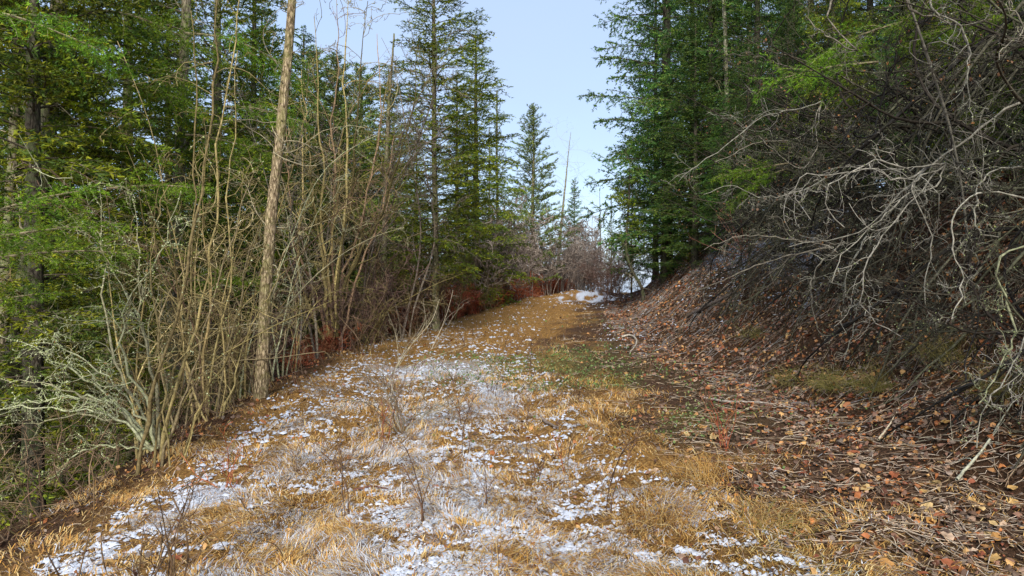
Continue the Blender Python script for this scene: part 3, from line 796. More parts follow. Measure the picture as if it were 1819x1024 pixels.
# brushy twigs at the lower left edge of the track
for i, (px, py, hh, ns) in enumerate(((80, 930, .9, 9), (190, 880, .8, 8), (20, 900, 1.2, 9), (130, 850, 1.1, 8), (330, 790, .8, 9), (230, 840, .9, 8), (500, 690, .9, 9), (430, 730, 1.0, 10))):
    x, y, z = ground_at(px, py); rng = np.random.default_rng(100 + i)
    x -= .25; z = tz(x, y)
    P = grow(np.array([[x, y, z]]) + rng.normal(size=(ns, 3)) * [.12, .12, 0], np.array([[-.35, 0, 1]]) + rng.normal(size=(ns, 3)) * .45, hh * (.6 + .6 * rng.random(ns)), 12, .5, (0, 0, -.2), rng)
    shrub('edge_bush', ['low brown bush at the lower left corner of the track', 'small bush under the lichen shrub beside the track', 'brown bush low on the left edge of the picture',
          'wiry bush below the lichen covered limbs', 'twiggy brown bush at the foot of the tan stems', 'small tangled bush between lichen shrub and snowy track',
          'reddish brush at the foot of the slender trunk', 'brown brush between tan stems and slender trunk'][i], 'bush', [(p, .006, .002) for p in P], TAN[:1] + BROWN, 120 + i, (7, 3), (.45, .5), (1.1, 1.2), (0, 0, -.2))

# the many stemmed clump at the edge of the track
gD = (0, 13.8, 0)
stems = []
for k, pts in enumerate((
    [(585, 600), (580, 540), (575, 470), (560, 380), (548, 280), (535, 170)],
    [(588, 600), (592, 520), (590, 430), (596, 330), (590, 220), (600, 110), (596, 0)],
    [(592, 600), (600, 520), (606, 430), (625, 340), (634, 240), (640, 120), (650, 0)],
    [(594, 598), (606, 540), (612, 480), (640, 400), (664, 300), (676, 190), (670, 60)],
    [(598, 600), (602, 540), (628, 470), (668, 400), (705, 300), (730, 200), (742, 80)],
    [(580, 602), (570, 560), (552, 500), (520, 420), (515, 330), (508, 200)],
    [(583, 600), (578, 500), (570, 400), (574, 300), (565, 180), (560, 30)],
    [(600, 600), (606, 560), (616, 500), (640, 430), (655, 330), (676, 230), (690, 130)],
    [(596, 600), (598, 500), (610, 380), (618, 260), (612, 130), (620, -20)],
    [(576, 604), (548, 540), (530, 470), (534, 380), (540, 260), (536, 120)],
    [(590, 600), (585, 480), (600, 350), (608, 240), (640, 170), (690, 100)],
    [(604, 604), (622, 540), (640, 470), (672, 400), (690, 320), (700, 240)])):
    stems.append((px_stem([(a, b, gD[1] + .2 + (.12 * i if k % 2 else -.1 * i)) for i, (a, b) in enumerate(pts)], 20, .02, 200 + k), .042 - .004 * (k % 4), .006))
shrub('willow_clump', 'large many stemmed bare clump fanning upward left of the bare brown trunk', 'shrub', stems, TAN[:3] + [(.3, .2, .12)], 24, (12, 4, 2), (.24, .45, .5), (.8, 1, 1), (0, 0, .25), rmin=.0035, lichen=60, lsize=.012)

TANU = [(290, 9.5, 4.4, 'slim upright tan saplings behind the tan clump'), (235, 8.2, 3.2, 'slim lichen specked saplings behind the lichen shrub'), (345, 8.6, 5.2, 'tallest straight tan saplings between the tan clump and the slender trunk'), (415, 9.4, 4.6, 'straight saplings just left of the slender trunk'), (170, 9.2, 3.6, 'grey saplings standing in front of the dark ravine firs'), (528, 12.4, 4.8, 'straight saplings right of the slender trunk'), (500, 11.4, 3.8, 'low saplings crossing right beside the slender trunk')]
# fine leafless saplings that reach into the sky above it
def upright(x, y, ns, h, spread, seed, curl=.35, lean=(0, 0), n=16, trop=.15):
    rng = np.random.default_rng(seed)
    b = np.tile([[x, y, tz(x, y) - .03]], (ns, 1)) + rng.normal(size=(ns, 3)) * [.1, .1, 0]
    return grow(b, np.array([[lean[0], lean[1], 1]]) + rng.normal(size=(ns, 3)) * [spread, spread, 0], h * (.6 + .5 * rng.random(ns)), n, curl, (0, 0, trop), rng)
for i, (px, Y, h, lab) in enumerate(((650, 15.5, 7.6, 'tall leafless sapling with fine dark twigs against the sky'), (560, 13.5, 6.6, 'leafless sapling just right of the slender trunk'),
                                     (715, 16, 6.8, 'leafless sapling left of the bare brown trunk'), (600, 18, 8.5, 'tallest leafless sapling above the pale green pine'))):
    x = (px - 909.5) / FPX * Y
    P = upright(x, Y, 3, h, .12, 300 + i)
    shrub('bare_sapling', lab, 'sapling', [(p, .028, .004) for p in P], [(.17, .14, .11), (.22, .18, .13)], 310 + i, (15, 5, 3), (.26, .42, .5), (.6, .8, .9), (0, 0, .5), rmin=.0035, ang=.6)

TANB_SPOTS = [(420, 12), (470, 14.5), (505, 16), (620, 15), (665, 15.5), (705, 16.5), (745, 17.5), (330, 10), (380, 10.5), (640, 13), (440, 10), (240, 9), (350, 8.5), (580, 16.5), (800, 20), (690, 19), (740, 20), (860, 24)]
for i, (px, Y, h, lab) in enumerate(TANU):
    x = (px - 909.5) / FPX * Y
    P = upright(x, Y, 5, h, .13, 340 + i, .3)
    shrub('bare_sapling', lab, 'sapling', [(p, .012 + .003 * (j % 3), .003) for j, p in enumerate(P)], TAN + [(.16, .14, .12)] if i % 3 else LICH + TAN[:2], 350 + i, (9, 3, 2), (.24, .45, .5), (.9, 1, 1), (0, 0, .2), rmin=.0022, ang=.8, lichen=60 if i % 2 else 0, lsize=.006)
def shrub_proto(name, cat, ns, h, spread, r, cols, seed, lv, lf, curl, trop, rmin, lean=(0, 0), ctrop=.15, rk=4, **kw):
    rng = np.random.default_rng(seed)
    b = rng.normal(size=(ns, 3)) * [.12, .12, 0]
    P = grow(b, np.array([[lean[0], lean[1], 1]]) + rng.normal(size=(ns, 3)) * [spread, spread, 0], h * (.6 + .5 * rng.random(ns)), 12, curl, (0, 0, ctrop), rng)
    o = shrub(name, None, None, [(p, r, r * .25) for p in P], cols, seed + 1, lv, lf, (1, 1, 1), trop, rmin, loc=(0, 0, 0), rk=rk, **kw)
    reg(o); return o
_used = set()
def place(proto, x, y, rz, s, label, cat, group, z=None):
    o = proto if proto.name not in _used else copy_tree(proto)
    _used.add(proto.name)
    o.location = (x, y, tz(x, y) - .03 if z is None else z); o.rotation_euler = (0, 0, rz); o.scale = (s, s, s)
    o['label'] = label; o['category'] = cat
    if group: o['group'] = group
    return o

tnA = shrub_proto('tan_brush', 'bush', 8, 3.6, .2, .016, TAN + BROWN[:2], 405, (9, 4), (.28, .45), .45, (0, 0, .3), .003)
tnB = shrub_proto('tan_brush', 'bush', 9, 2.5, .35, .011, TAN[:2] + BROWN, 406, (8, 4), (.35, .5), .6, (0, 0, 0), .003)
# brush along the left edge and in the distance
brA = shrub_proto('red_brush', 'bush', 16, 1.1, .4, .007, RED, 401, (8, 4), (.4, .5), .3, (0, 0, .3), .0045)
brB = shrub_proto('red_brush', 'bush', 18, 1.3, .35, .008, RED, 402, (7, 4), (.4, .5), .3, (0, 0, .4), .006)
grA = shrub_proto('grey_brush', 'bush', 14, 3.6, .22, .018, [(.30, .25, .21), (.23, .185, .155)], 403, (10, 5, 2), (.3, .45, .5), .3, (0, 0, .5), .0085)
grB = shrub_proto('grey_brush', 'bush', 9, 2.6, .35, .014, [(.12, .075, .06), (.17, .11, .09)], 404, (11, 5), (.35, .45), .35, (0, 0, .4), .0055)
for i in range(80):
    y = 12.5 + 31 * (i / 79) ** .9 + rr.uniform(-.3, .3); x = float(edgeL(y)) - rr.uniform(-.15, 1.5) * (1 if y > 19 else .6)
    sc_ = rr.uniform(.5, .8) * (.8 if y < 19 else 1.25 + .02 * (y - 19))
    place((brA, brB)[i % 2], x, y, rr.uniform(0, 6), sc_, 'rust red brush along the far left edge of the track', 'bush', 'rust red brush lining the track')
for i, (px, Y, s) in enumerate(((835, 25, .9), (870, 28, 1.0), (905, 30, 1.1), (940, 33, 1.05), (970, 36, 1), (1000, 39, 1), (1030, 42, 1.1), (900, 34, 1.3), (860, 33, 1.3), (1045, 44, .9), (1010, 46, 1.2), (810, 26, 1.1), (955, 40, 1.3), (925, 38, 1.2), (985, 44, 1.3), (890, 40, 1.5), (1040, 50, 1.4), (1070, 46, 1.2), (1000, 54, 1.5), (850, 29, 1.0), (1095, 42, 1.0))):
    x = (px - 909.5) / FPX * Y
    place(grA, x, Y, i * 1.3, s * 1.2, 'pale grey leafless brush beyond the red brush', 'bush', 'leafless brush in the distance')
for i, (px, Y, s) in enumerate(((1075, 27.5, .8), (1060, 33, .95), (1100, 30, .7), (1130, 27, .6), (1160, 25, .7), (1190, 23, .7), (1085, 36, 1))):
    x = (px - 909.5) / FPX * Y
    place(grB, x, Y, i * 1.7, s, 'dark purple brown twiggy bush at the bend of the track' if i == 0 else 'dark brown brush under the firs at the bend', 'bush', None if i == 0 else 'dark brush under the firs')
for i, (px, Y) in enumerate(((700, 15.2), (745, 17.5), (790, 19), (640, 16.5), (660, 14), (530, 13.2), (500, 12.6), (820, 21))):
    x = (px - 909.5) / FPX * Y - .5
    place(grB, x, Y, i * 2.1, .9, 'leafless undergrowth at the left edge of the track', 'bush', 'leafless undergrowth left of the track')

for i, (px, Y) in enumerate(TANB_SPOTS):
    x = (px - 909.5) / FPX * Y
    place((tnA, tnB)[i % 2], x, Y, i * 2.3, .8 + .35 * ((i * .37) % 1), 'tan wiry brush growing between the trunks left of the track', 'bush', 'tan wiry brush between the trunks')
# ------------------------------------------------------------------ the dead tangle on the bank
def droopers(x, y, ns, L, seed, dirx=-1, spread=.5, n=18, zup=0, down=1.1, up=.7, curl=.7):
    rng = np.random.default_rng(seed)
    b = np.tile([[x, y, tz(x, y) + zup]], (ns, 1)) + rng.normal(size=(ns, 3)) * [.15, .25, 0]
    D = np.array([[dirx, -.25, up]]) + rng.normal(size=(ns, 3)) * [spread * .5, spread, spread]
    return grow(b, D, L * (.6 + .6 * rng.random(ns)), n, curl, (0, 0, -down), rng)
tg = []
def tangle_proto(seed, ns, L, cols, lv=(10, 4, 3), down=1.0, up=.7, **kw):
    rng = np.random.default_rng(seed)
    b = rng.normal(size=(ns, 3)) * [.2, .3, .05]
    D = np.array([[-1, -.2, up]]) + rng.normal(size=(ns, 3)) * [.45, .6, .4]
    P = grow(b, D, L * (.6 + .6 * rng.random(ns)), 18, .8, (0, 0, -down), rng)
    o = shrub('dead_shrub', None, None, [(p, .016 + .008 * rng.random(), .004) for p in P], cols, seed + 1, lv, (.34, .45, .5), (1.3, 1.5, 1.5), (0, 0, -.5), .0017, ang=.8, loc=(0, 0, 0), rk=5, **kw)
    reg(o); return o
T1 = tangle_proto(501, 8, 3.4, [(.07, .066, .045), (.12, .115, .08), (.03, .028, .02)], lichen=45, lsize=.006)
T2 = tangle_proto(502, 9, 2.6, [(.09, .09, .055), (.12, .12, .075), (.05, .05, .035)], lichen=60, lsize=.006, up=.4)
T3 = tangle_proto(503, 7, 3.0, [(.05, .043, .03), (.08, .07, .05), (.03, .025, .018)], down=.7, leaves=14, leafcol=[(.28, .13, .04), (.2, .1, .05)])
spots = [  # (X, Y, extra z, rot, scale, proto)
    (4.9, 5.4, .3, .2, .9, T1), (5.4, 6.4, .2, -.2, 1, T2), (5.2, 7.4, .1, .1, 1.0, T1), (5.6, 8.4, .2, .3, 1.0, T3), (5.9, 9.4, .0, -.1, 1.0, T1),
    (5.8, 10.5, .1, .15, 1.0, T2), (5.9, 11.7, 0, -.3, .95, T3), (6.4, 12.8, 0, .1, .95, T1), (6.8, 7.4, .5, .4, 1.1, T3), (6.9, 9.0, .6, -.2, 1.1, T2),
    (7.2, 10.8, .3, .2, 1.1, T1), (7.0, 14.0, .1, .1, .9, T2), (6.0, 5.0, .6, -.3, 1.1, T3), (7.8, 12.4, .6, .2, 1.1, T3), (4.6, 4.6, -.1, .2, .75, T2),
    (6.2, 6.0, 1.0, .1, 1.2, T2), (8.5, 10, .9, .2, 1.2, T2), (7.6, 8.4, 1.4, 0, 1.2, T3), (5.2, 9.2, -.2, -.2, .7, T2), (5.0, 10.8, -.2, .3, .65, T3), (4.9, 7.9, -.2, .4, .6, T3), (4.9, 6.3, -.3, -.4, .6, T3), (5.0, 12.4, 0, .2, .9, T1), (5.3, 13.6, 0, -.2, .9, T3), (5.0, 11.6, .1, 0, .85, T2), (5.6, 15, 0, .2, .9, T2), (6.2, 8.2, 1.3, .1, 1.2, T1), (6.0, 10.0, .9, -.2, 1.1, T3), (5.4, 7.0, .7, .2, 1.1, T3), (7.2, 6.6, 1.6, 0, 1.3, T2), (6.4, 11.2, 1.0, .1, 1.1, T2), (6.6, 13.4, .8, .1, 1.1, T3), (5.5, 12.2, .6, .1, 1.0, T1), (5.7, 13.2, .7, -.1, 1.0, T2), (5.9, 14.4, .6, .2, 1.0, T3), (5.6, 11.2, .8, -.2, 1.0, T2), (6.3, 15.8, .5, 0, 1.0, T1), (5.9, 12.9, 1.2, .1, 1.1, T3), (4.75, 8.6, 0, .1, .7, T3), (4.6, 7.0, -.1, -.2, .65, T2), (4.5, 5.6, .1, .3, .7, T3), (5.0, 10.0, .1, .2, .75, T1), (6.4, 10.4, 1.5, 0, 1.2, T2), (5.9, 7.6, 1.6, .1, 1.2, T1)]
for i, (x, y, dz, rz, s, pr) in enumerate(spots):
    place(pr, x, y, rz, s, 'dead grey shrub drooping down the bank in the tangle', 'dead shrub', 'dead shrubs tangled on the bank', z=tz(x, y) + dz)

def px_shrub(name, label, lst, cols, seed, r, **kw):
    st = [(px_stem(p, 22, .01, seed + i), r * (1 - .12 * (i % 3)), .004) for i, p in enumerate(lst)]
    b = at(*lst[0][0]); gx = b[0] + 1.3; gy = b[1] + 1.0; g = np.array([gx, gy, tz(gx, gy) - .05])
    if 'limb' not in name and b[2] > g[2]: st.insert(0, (smooth_poly([g, g * .5 + b * .5 + [.15, 0, .05], b], 14), r * 1.5, r * .8))
    a = dict(lv=(11, 4, 2), lf=(.3, .45, .5), curl=(1.4, 1.5, 1.5), trop=(0, 0, -.5), lichen=60, lsize=.0045, ang=.8); a.update(kw)
    return shrub(name, label, 'dead branch' if 'limb' in name else 'dead shrub', st, cols, seed, **a)
W = [(.25, .235, .19), (.31, .29, .24), (.19, .17, .14)]
px_shrub('fallen_limb', 'long straight pale limb slanting down from the right edge into the tangle',
         [[(1860, 150, 6.6), (1760, 215, 6.7), (1680, 275, 6.8), (1600, 345, 6.9), (1545, 400, 7.0), (1480, 425, 7.1), (1400, 440, 7.2)]], W, 601, .014)
px_shrub('dead_shrub', 'whitest twisted shrub with looping limbs in the middle of the tangle',
         [[(1680, 290, 6.9), (1625, 310, 6.7), (1590, 318, 6.6), (1545, 300, 6.5), (1480, 312, 6.5), (1425, 312, 6.5), (1410, 345, 6.5), (1440, 385, 6.5)],
          [(1680, 290, 6.9), (1660, 335, 6.7), (1610, 345, 6.6), (1580, 380, 6.5), (1550, 400, 6.5), (1500, 450, 6.5), (1480, 500, 6.5)],
          [(1680, 290, 6.9), (1620, 330, 6.6), (1640, 380, 6.5), (1655, 440, 6.5), (1640, 520, 6.4), (1660, 580, 6.4)],
          [(1680, 290, 6.9), (1610, 300, 6.6), (1560, 282, 6.5), (1545, 290, 6.5), (1470, 330, 6.5), (1475, 380, 6.5), (1500, 400, 6.5)],
          [(1680, 290, 6.9), (1560, 430, 6.4), (1530, 520, 6.3), (1545, 560, 6.3), (1600, 600, 6.2)]], W, 602, .0095)
px_shrub('dead_shrub', 'lichen flecked shrub hanging at the upper right with curled ends',
         [[(1600, -40, 6.2), (1610, 10, 6.2), (1650, 30, 6.2), (1705, 45, 6.1), (1720, 100, 6.0), (1715, 150, 6.0), (1710, 200, 6.0)],
          [(1640, -40, 6.0), (1660, 20, 6.0), (1700, 40, 6.0), (1720, 80, 6.0), (1718, 150, 5.9), (1728, 220, 5.9)],
          [(1790, -40, 5.5), (1800, 20, 5.5), (1819, 50, 5.5), (1780, 90, 5.4), (1775, 100, 5.4)],
          [(1500, -30, 7.2), (1470, 30, 7.2), (1520, 90, 7.2), (1480, 70, 7.1), (1430, 30, 7.2)]], GREY, 603, .011)
px_shrub('dead_shrub', 'drooping pale shrub along the right edge above the leaf litter',
         [[(1840, 430, 5.2), (1800, 440, 5.2), (1770, 480, 5.2), (1790, 540, 5.2), (1800, 600, 5.1), (1770, 660, 5.0), (1740, 720, 5.0)],
          [(1840, 440, 5.2), (1820, 600, 5.1), (1790, 660, 5.0), (1750, 720, 5.0), (1735, 790, 5.0)],
          [(1840, 360, 5.4), (1760, 340, 5.4), (1700, 370, 5.4), (1690, 430, 5.4), (1710, 500, 5.4), (1690, 570, 5.3)],
          [(1840, 300, 5.5), (1780, 300, 5.5), (1740, 330, 5.5), (1730, 400, 5.4), (1770, 420, 5.4)]], [tuple(v * .65 for v in c) for c in LICH] + W, 604, .009, lichen=150)
px_shrub('dead_shrub', 'spray of bare grey twigs reaching left over the bank below the firs',
         [[(1460, 180, 10.5), (1420, 195, 10.4), (1360, 205, 10.3), (1300, 250, 10.2), (1245, 290, 10.0), (1205, 320, 9.9)],
          [(1460, 180, 10.5), (1440, 230, 10.3), (1400, 250, 10.2), (1340, 255, 10.1), (1270, 290, 10)],
          [(1460, 180, 10.5), (1450, 230, 10.3), (1452, 260, 10.2), (1420, 300, 10.2), (1345, 240, 10.1)],
          [(1480, 140, 10.6), (1400, 120, 10.5), (1340, 100, 10.4), (1290, 95, 10.3)],
          [(1500, 300, 10), (1420, 340, 9.9), (1350, 350, 9.8), (1300, 330, 9.7), (1250, 345, 9.6)]], GREY, 605, .011, lv=(12, 5, 2), trop=(0, 0, -.8), leaves=26, leafcol=[(.22, .12, .07), (.17, .1, .06)])
px_shrub('dead_shrub', 'thin grey shrub with long twigs drooping down the middle of the bank',
         [[(1480, 440, 8.6), (1420, 450, 8.6), (1350, 470, 8.7), (1280, 500, 8.8), (1220, 520, 8.9)],
          [(1500, 430, 8.4), (1450, 480, 8.4), (1440, 540, 8.4), (1460, 600, 8.3)],
          [(1480, 440, 8.6), (1400, 425, 8.8), (1320, 420, 9), (1250, 440, 9.2)],
          [(1540, 420, 8.0), (1500, 500, 8.0), (1520, 560, 8.0), (1500, 640, 7.9)]], GREY, 606, .012, lv=(12, 4, 2))
# red stemmed shrub on the bank crest
x, y, z = ground_at(1330, 452)
rng = np.random.default_rng(9)
P = grow(np.tile([[x, y, z - .05]], (8, 1)), np.array([[-.6, 0, .8]]) + rng.normal(size=(8, 3)) * .35, .9 + .5 * rng.random(8), 12, .2, (0, 0, .3), rng)
shrub('red_stemmed_shrub', 'small shrub of smooth red brown stems on the crest of the bank', 'shrub', [(p, .008, .002) for p in P], [(.35, .16, .11)], 77, (3,), (.4,), (.4,), (0, 0, .4))
# green boughs hanging in from outside and low on the bank
def near_bough(name, label, px, py, Y, L, az, pitch, bank=0, cols=GREENS_L, seed=0, z=None):
    rng = np.random.default_rng(seed); mb = MB()
    P, R, LP, LR, SP = bough(rng, L, .3, int(14 + 8 * L), 7)
    tubes(mb, P, R, 5, 0, (.2, .17, .1)); tubes(mb, LP, LR * .8, 3, 0, (.2, .17, .1)); 
    fz = 1.0 if Y < 7 else 1.6
    for q, d in ((P, 160), (LP, 240), (SP, 260)): needles(mb, q, d / fz ** 1.5, .024 * fz, .0038 * fz * 1.3, cols, rng, .05)
    V = np.concatenate(mb.v); ca, sa, cp, sp = math.cos(az), math.sin(az), math.cos(pitch), math.sin(pitch)
    M = np.array([[ca, -sa, 0], [sa, ca, 0], [0, 0, 1]]) @ np.array([[cp, 0, -sp], [0, 1, 0], [sp, 0, cp]])
    k = 0
    for i, v in enumerate(mb.v): mb.v[i] = (v @ M.T).astype(np.float32)
    o = link(name, mb.data(name, [M_WOOD, M_NEEDLE], False), None, tuple(at(px, py, Y)))
    return tag(o, label, 'branch')
BR_G = [(.13, .24, .012), (.18, .28, .014), (.09, .18, .012)]
near_bough('fir_bough', 'bright green fir bough reaching in at the left edge', -70, 435, 5.0, 1.05, .05, -.02, cols=BR_G, seed=1)
near_bough('fir_bough', 'dark upper fir bough at the left edge', -80, 410, 5.2, 1.1, -.25, .12, cols=BR_G, seed=2)
near_bough('fir_bough', 'low small fir bough at the left edge', -80, 420, 5.4, .7, .3, -.1, cols=BR_G, seed=3)
near_bough('fir_bough', 'bright green fir bough drooping behind the lichen shrub', 190, 335, 8.2, 1.3, -.1, -.2, cols=BR_G, seed=4)
near_bough('fir_bough', 'yellow green fir bough hanging into the tangle', 1600, 40, 8.0, 1.2, 2.9, -.45, cols=BR_G, seed=5)
near_bough('fir_bough', 'yellow green fir bough at the top of the tangle', 1750, -40, 7.5, 1.1, 2.8, -.45, cols=BR_G, seed=6)
near_bough('fir_bough', 'bright small fir bough low on the bank below the firs', 1400, 300, 12.5, 1.2, 2.9, -.5, cols=BR_G, seed=7)

near_bough('fir_bough', 'broad bright green bough under the topmost one at the left edge', -90, 470, 4.8, 1.15, .12, -.08, cols=BR_G, seed=11)
near_bough('fir_bough', 'yellow green bough hanging left of the mossy trunk', 150, 130, 9.5, 1.5, .2, -.3, cols=BR_G, seed=12)
near_bough('fir_bough', 'yellow green bough above the tall tan stems', 380, 110, 9.8, 1.5, 2.8, -.3, cols=BR_G, seed=13)
near_bough('fir_bough', 'green bough crossing behind the slender trunk', 400, 190, 10.2, 1.3, -.2, -.3, cols=BR_G, seed=14)
near_bough('fir_bough', 'lime green bough at the top left corner', -60, 20, 7.0, 1.5, .15, -.2, cols=BR_G, seed=21)
near_bough('fir_bough', 'lime green bough at the top beside the thick leaning trunk', 170, 20, 9.0, 1.7, .1, -.25, cols=BR_G, seed=22)
near_bough('fir_bough', 'lime green bough left of the slender trunk near the top', 330, 60, 11, 1.9, .1, -.25, cols=BR_G, seed=23)
near_bough('fir_bough', 'lime green bough right of the mossy trunk', 330, 240, 10.5, 1.5, -.1, -.3, cols=BR_G, seed=24)
near_bough('fir_bough', 'low lime green bough behind the tan stems', 310, 500, 9.5, 1.4, -.1, -.2, cols=BR_G, seed=25)
near_bough('fir_bough', 'lime green bough at the top right corner', 1850, 20, 7.2, 1.3, 3.0, -.35, cols=BR_G, seed=26)
near_bough('fir_bough', 'yellow green bough above the twig spray', 1560, 110, 9.6, 1.7, 3.0, -.3, cols=BR_G, seed=27)
near_bough('fir_bough', 'green bough poking from the tangle left of the white limbs', 1400, 290, 10.4, 1.1, 3.1, -.4, cols=BR_G, seed=28)
near_bough('fir_bough', 'single flat green bough low at the left edge', -40, 545, 5.0, .55, 0, .02, cols=BR_G, seed=15)
# ------------------------------------------------------------------ saplings and weeds on the track
def small_plant(px, py, ns, h, r, cols, label, seed, spread=.18, lv=(4,), lf=(.35,), name='sapling', rmin=.0016, curl=.3, lean=(0, 0), cat='sapling', lichen=0):
    x, y, z = ground_at(px, py); rng = np.random.default_rng(seed)
    b = np.tile([[x, y, z - .02]], (ns, 1)) + rng.normal(size=(ns, 3)) * [.03, .03, 0]
    P = grow(b, np.array([[lean[0], lean[1], 1]]) + rng.normal(size=(ns, 3)) * spread, h * (.55 + .5 * rng.random(ns)), 12, curl, (0, 0, .15), rng)
    return shrub(name, label, cat, [(p, r, r * .4) for p in P], cols, seed + 1, lv, lf, (.5, .5), (0, 0, .5), rmin, lichen=lichen, lsize=.004)
small_plant(1003, 845, 3, .62, .0045, RED + BROWN, 'thin dark sapling standing in straw grass at centre', 700, .1)
small_plant(1287, 800, 9, .62, .004, RED, 'upright cluster of reddish stems on the right of the track', 701, .16, (3,), (.3,))
small_plant(608, 840, 6, .48, .004, BROWN, 'small dark stemmed bush in the snow left of centre', 702, .25)
small_plant(522, 842, 3, .5, .0035, BROWN, 'pair of thin stems in the snow below the tan stems', 703, .12)
small_plant(405, 868, 7, .6, .004, TAN[:1] + RED, 'low bush with reddish stems on the snowy left side', 704, .35, (5,), (.4,))
small_plant(715, 772, 12, 1.15, .006, GREY + BROWN, 'largest bare bush growing in the snowy track', 705, .35, (8, 4), (.4, .45), curl=.5, lichen=20)
small_plant(705, 655, 5, 1.7, .008, [(.28, .24, .16)], 'pale leaning sapling with spreading limbs at the left edge of the track', 706, .35, (6, 3), (.35, .4), lean=(.35, 0))
small_plant(765, 620, 6, 1.5, .007, [(.26, .22, .17), (.32, .28, .21)], 'pale branching sapling below the bare brown trunk', 707, .4, (5, 3), (.35, .4), lean=(.2, 0))
small_plant(1095, 500, 7, 1.0, .008, BROWN, 'small dark bush above the snowy mound', 708, .4, (4,), (.4,))
small_plant(1210, 600, 4, .9, .004, BROWN, 'thin sapling at the foot of the bank', 709, .2)
small_plant(1050, 838, 1, .3, .004, BROWN, 'short lone stem right of the centre sapling', 710, .1, (2,))
small_plant(1073, 880, 2, .26, .004, BROWN, 'short twig stub standing in straw grass', 711, .1, (2,))
small_plant(970, 640, 3, .55, .004, BROWN, 'thin weed stem far up the track', 712, .15)
small_plant(690, 780, 4, .5, .004, RED, 'dark stems beside the largest bare bush', 713, .25)
weeds = []
for k in range(3):
    rng = np.random.default_rng(740 + k); ns = 2 + k
    P = grow(rng.normal(size=(ns, 3)) * [.02, .02, 0], np.array([[0, 0, 1.]]) + rng.normal(size=(ns, 3)) * .14, .55 * (.6 + .5 * rng.random(ns)), 10, .25, (0, 0, .1), rng)
    o = shrub('weed_stalk', None, None, [(p, .0042, .002) for p in P], [(.10, .06, .04), (.14, .08, .05)], 745 + k, (4,), (.22,), (.4,), (0, 0, .5), .0014, loc=(0, 0, 0), rk=4); reg(o); weeds.append(o)
rw = random.Random(12)
for i in range(48):
    y = rw.uniform(4.2, 17); x = float(edgeL(y)) + rw.uniform(.4, 5.6)
    place(weeds[i % 3], x, y, rw.uniform(0, 6), rw.uniform(.6, 1.3), 'thin dark weed stalk standing in the grass of the track', 'weed', 'thin weed stalks on the track')
# near dark saplings at the bottom left
for i, (px, Y, lab, ns) in enumerate(((232, 3.2, 'dark branching sapling at the bottom edge left of centre', 7), (122, 3.3, 'single dark upright stem in the bottom left corner', 2), (300, 3.3, 'fine dark twiggy plant at the bottom edge', 6))):
    x = (px - 909.5) / FPX * Y; rng = np.random.default_rng(800 + i)
    P = grow(np.tile([[x, Y, tz(x, Y) - .02]], (ns, 1)), np.array([[.12, .1, 1]]) + rng.normal(size=(ns, 3)) * .3, .95 * (.5 + .5 * rng.random(ns)), 12, .3, (0, 0, .2), rng)
    shrub('dark_sapling', lab, 'sapling', [(p, .005, .002) for p in P], [(.10, .065, .04), (.14, .09, .05)], 810 + i, (4, 2), (.35, .5), (.5, .5), (0, 0, .4), .0014)

# ------------------------------------------------------------------ sticks, logs
def stick(label, pts, r, cols, seed, name='fallen_stick', tw=(4,), cat='stick', raise_=.02, r1=.35):
    G = [ground_at(*p) for p in pts]
    P = np.array([(g[0], g[1], g[2] + raise_ + r) for g in G]); P = smooth_poly(P, 20)
    P[:, 2] = np.maximum(P[:, 2], gz(P[:, 0], P[:, 1]) + r * .6)
    rng = np.random.default_rng(seed); P = P + rng.normal(size=P.shape) * r * .15
    root = P[0].copy(); o = empty(name, root); tag(o, label, cat)
    R = r * np.linspace(1, r1, 20); mb = MB(); tubes(mb, P - root, R, 7, 0, cols, .15); build('stem', mb, M_WOOD, o)
    if tw:
        C, cr = kids((P - root)[None], R[None], tw[0], .2, .95, .7, .22, 7, .8, (0, 0, .1), rng, .5)
        mb = MB(); tubes(mb, C, np.maximum(cr, .002), 4, 0, cols); tag(build('twigs', mb, M_WOOD, o), kind='stuff')
    return o
stick('dark snow topped log lying down the slope of the bank', [(1222, 568), (1262, 548), (1300, 528), (1345, 500)], .045, (.16, .13, .11), 1, 'fallen_log', cat='log')
stick('pale curved branch stub at the foot of the bank', [(1104, 602), (1122, 600), (1131, 612), (1118, 634)], .024, (.34, .3, .25), 2, tw=None)
stick('grey fallen branch with forked end lying on the right of the track', [(1246, 712), (1300, 720), (1360, 722), (1430, 736)], .016, (.3, .26, .22), 3)
stick('bare pale stick leaning against the leaf covered bank', [(1560, 792), (1580, 765), (1597, 735)], .010, (.5, .42, .3), 4, tw=None, raise_=.04)
stick('broken piece of dark bark lying in the centre of the track', [(962, 752), (980, 762), (992, 768)], .022, (.2, .16, .13), 5, tw=None)
stick('thin pale branch fallen across the lower right corner', [(1480, 900), (1530, 930), (1600, 985), (1640, 1015)], .007, (.4, .34, .25), 6)
stick('long thin twig lying in leaves on the right edge', [(1815, 800), (1700, 790), (1600, 780)], .006, (.42, .37, .27), 7)
stick('lichen spotted branch lying low at the right edge', [(1700, 860), (1750, 800), (1800, 720)], .012, (.4, .4, .3), 8)
stick('twig lying in the snow at centre', [(700, 912), (760, 905), (820, 898)], .006, (.17, .11, .08), 9)
stick('dark stick lying in the snow at the left', [(630, 878), (660, 872), (690, 876)], .010, (.14, .07, .05), 10, tw=None)
stick('thin grey branch lying up the bank crest', [(1170, 470), (1220, 462), (1262, 470)], .02, (.35, .3, .27), 11)

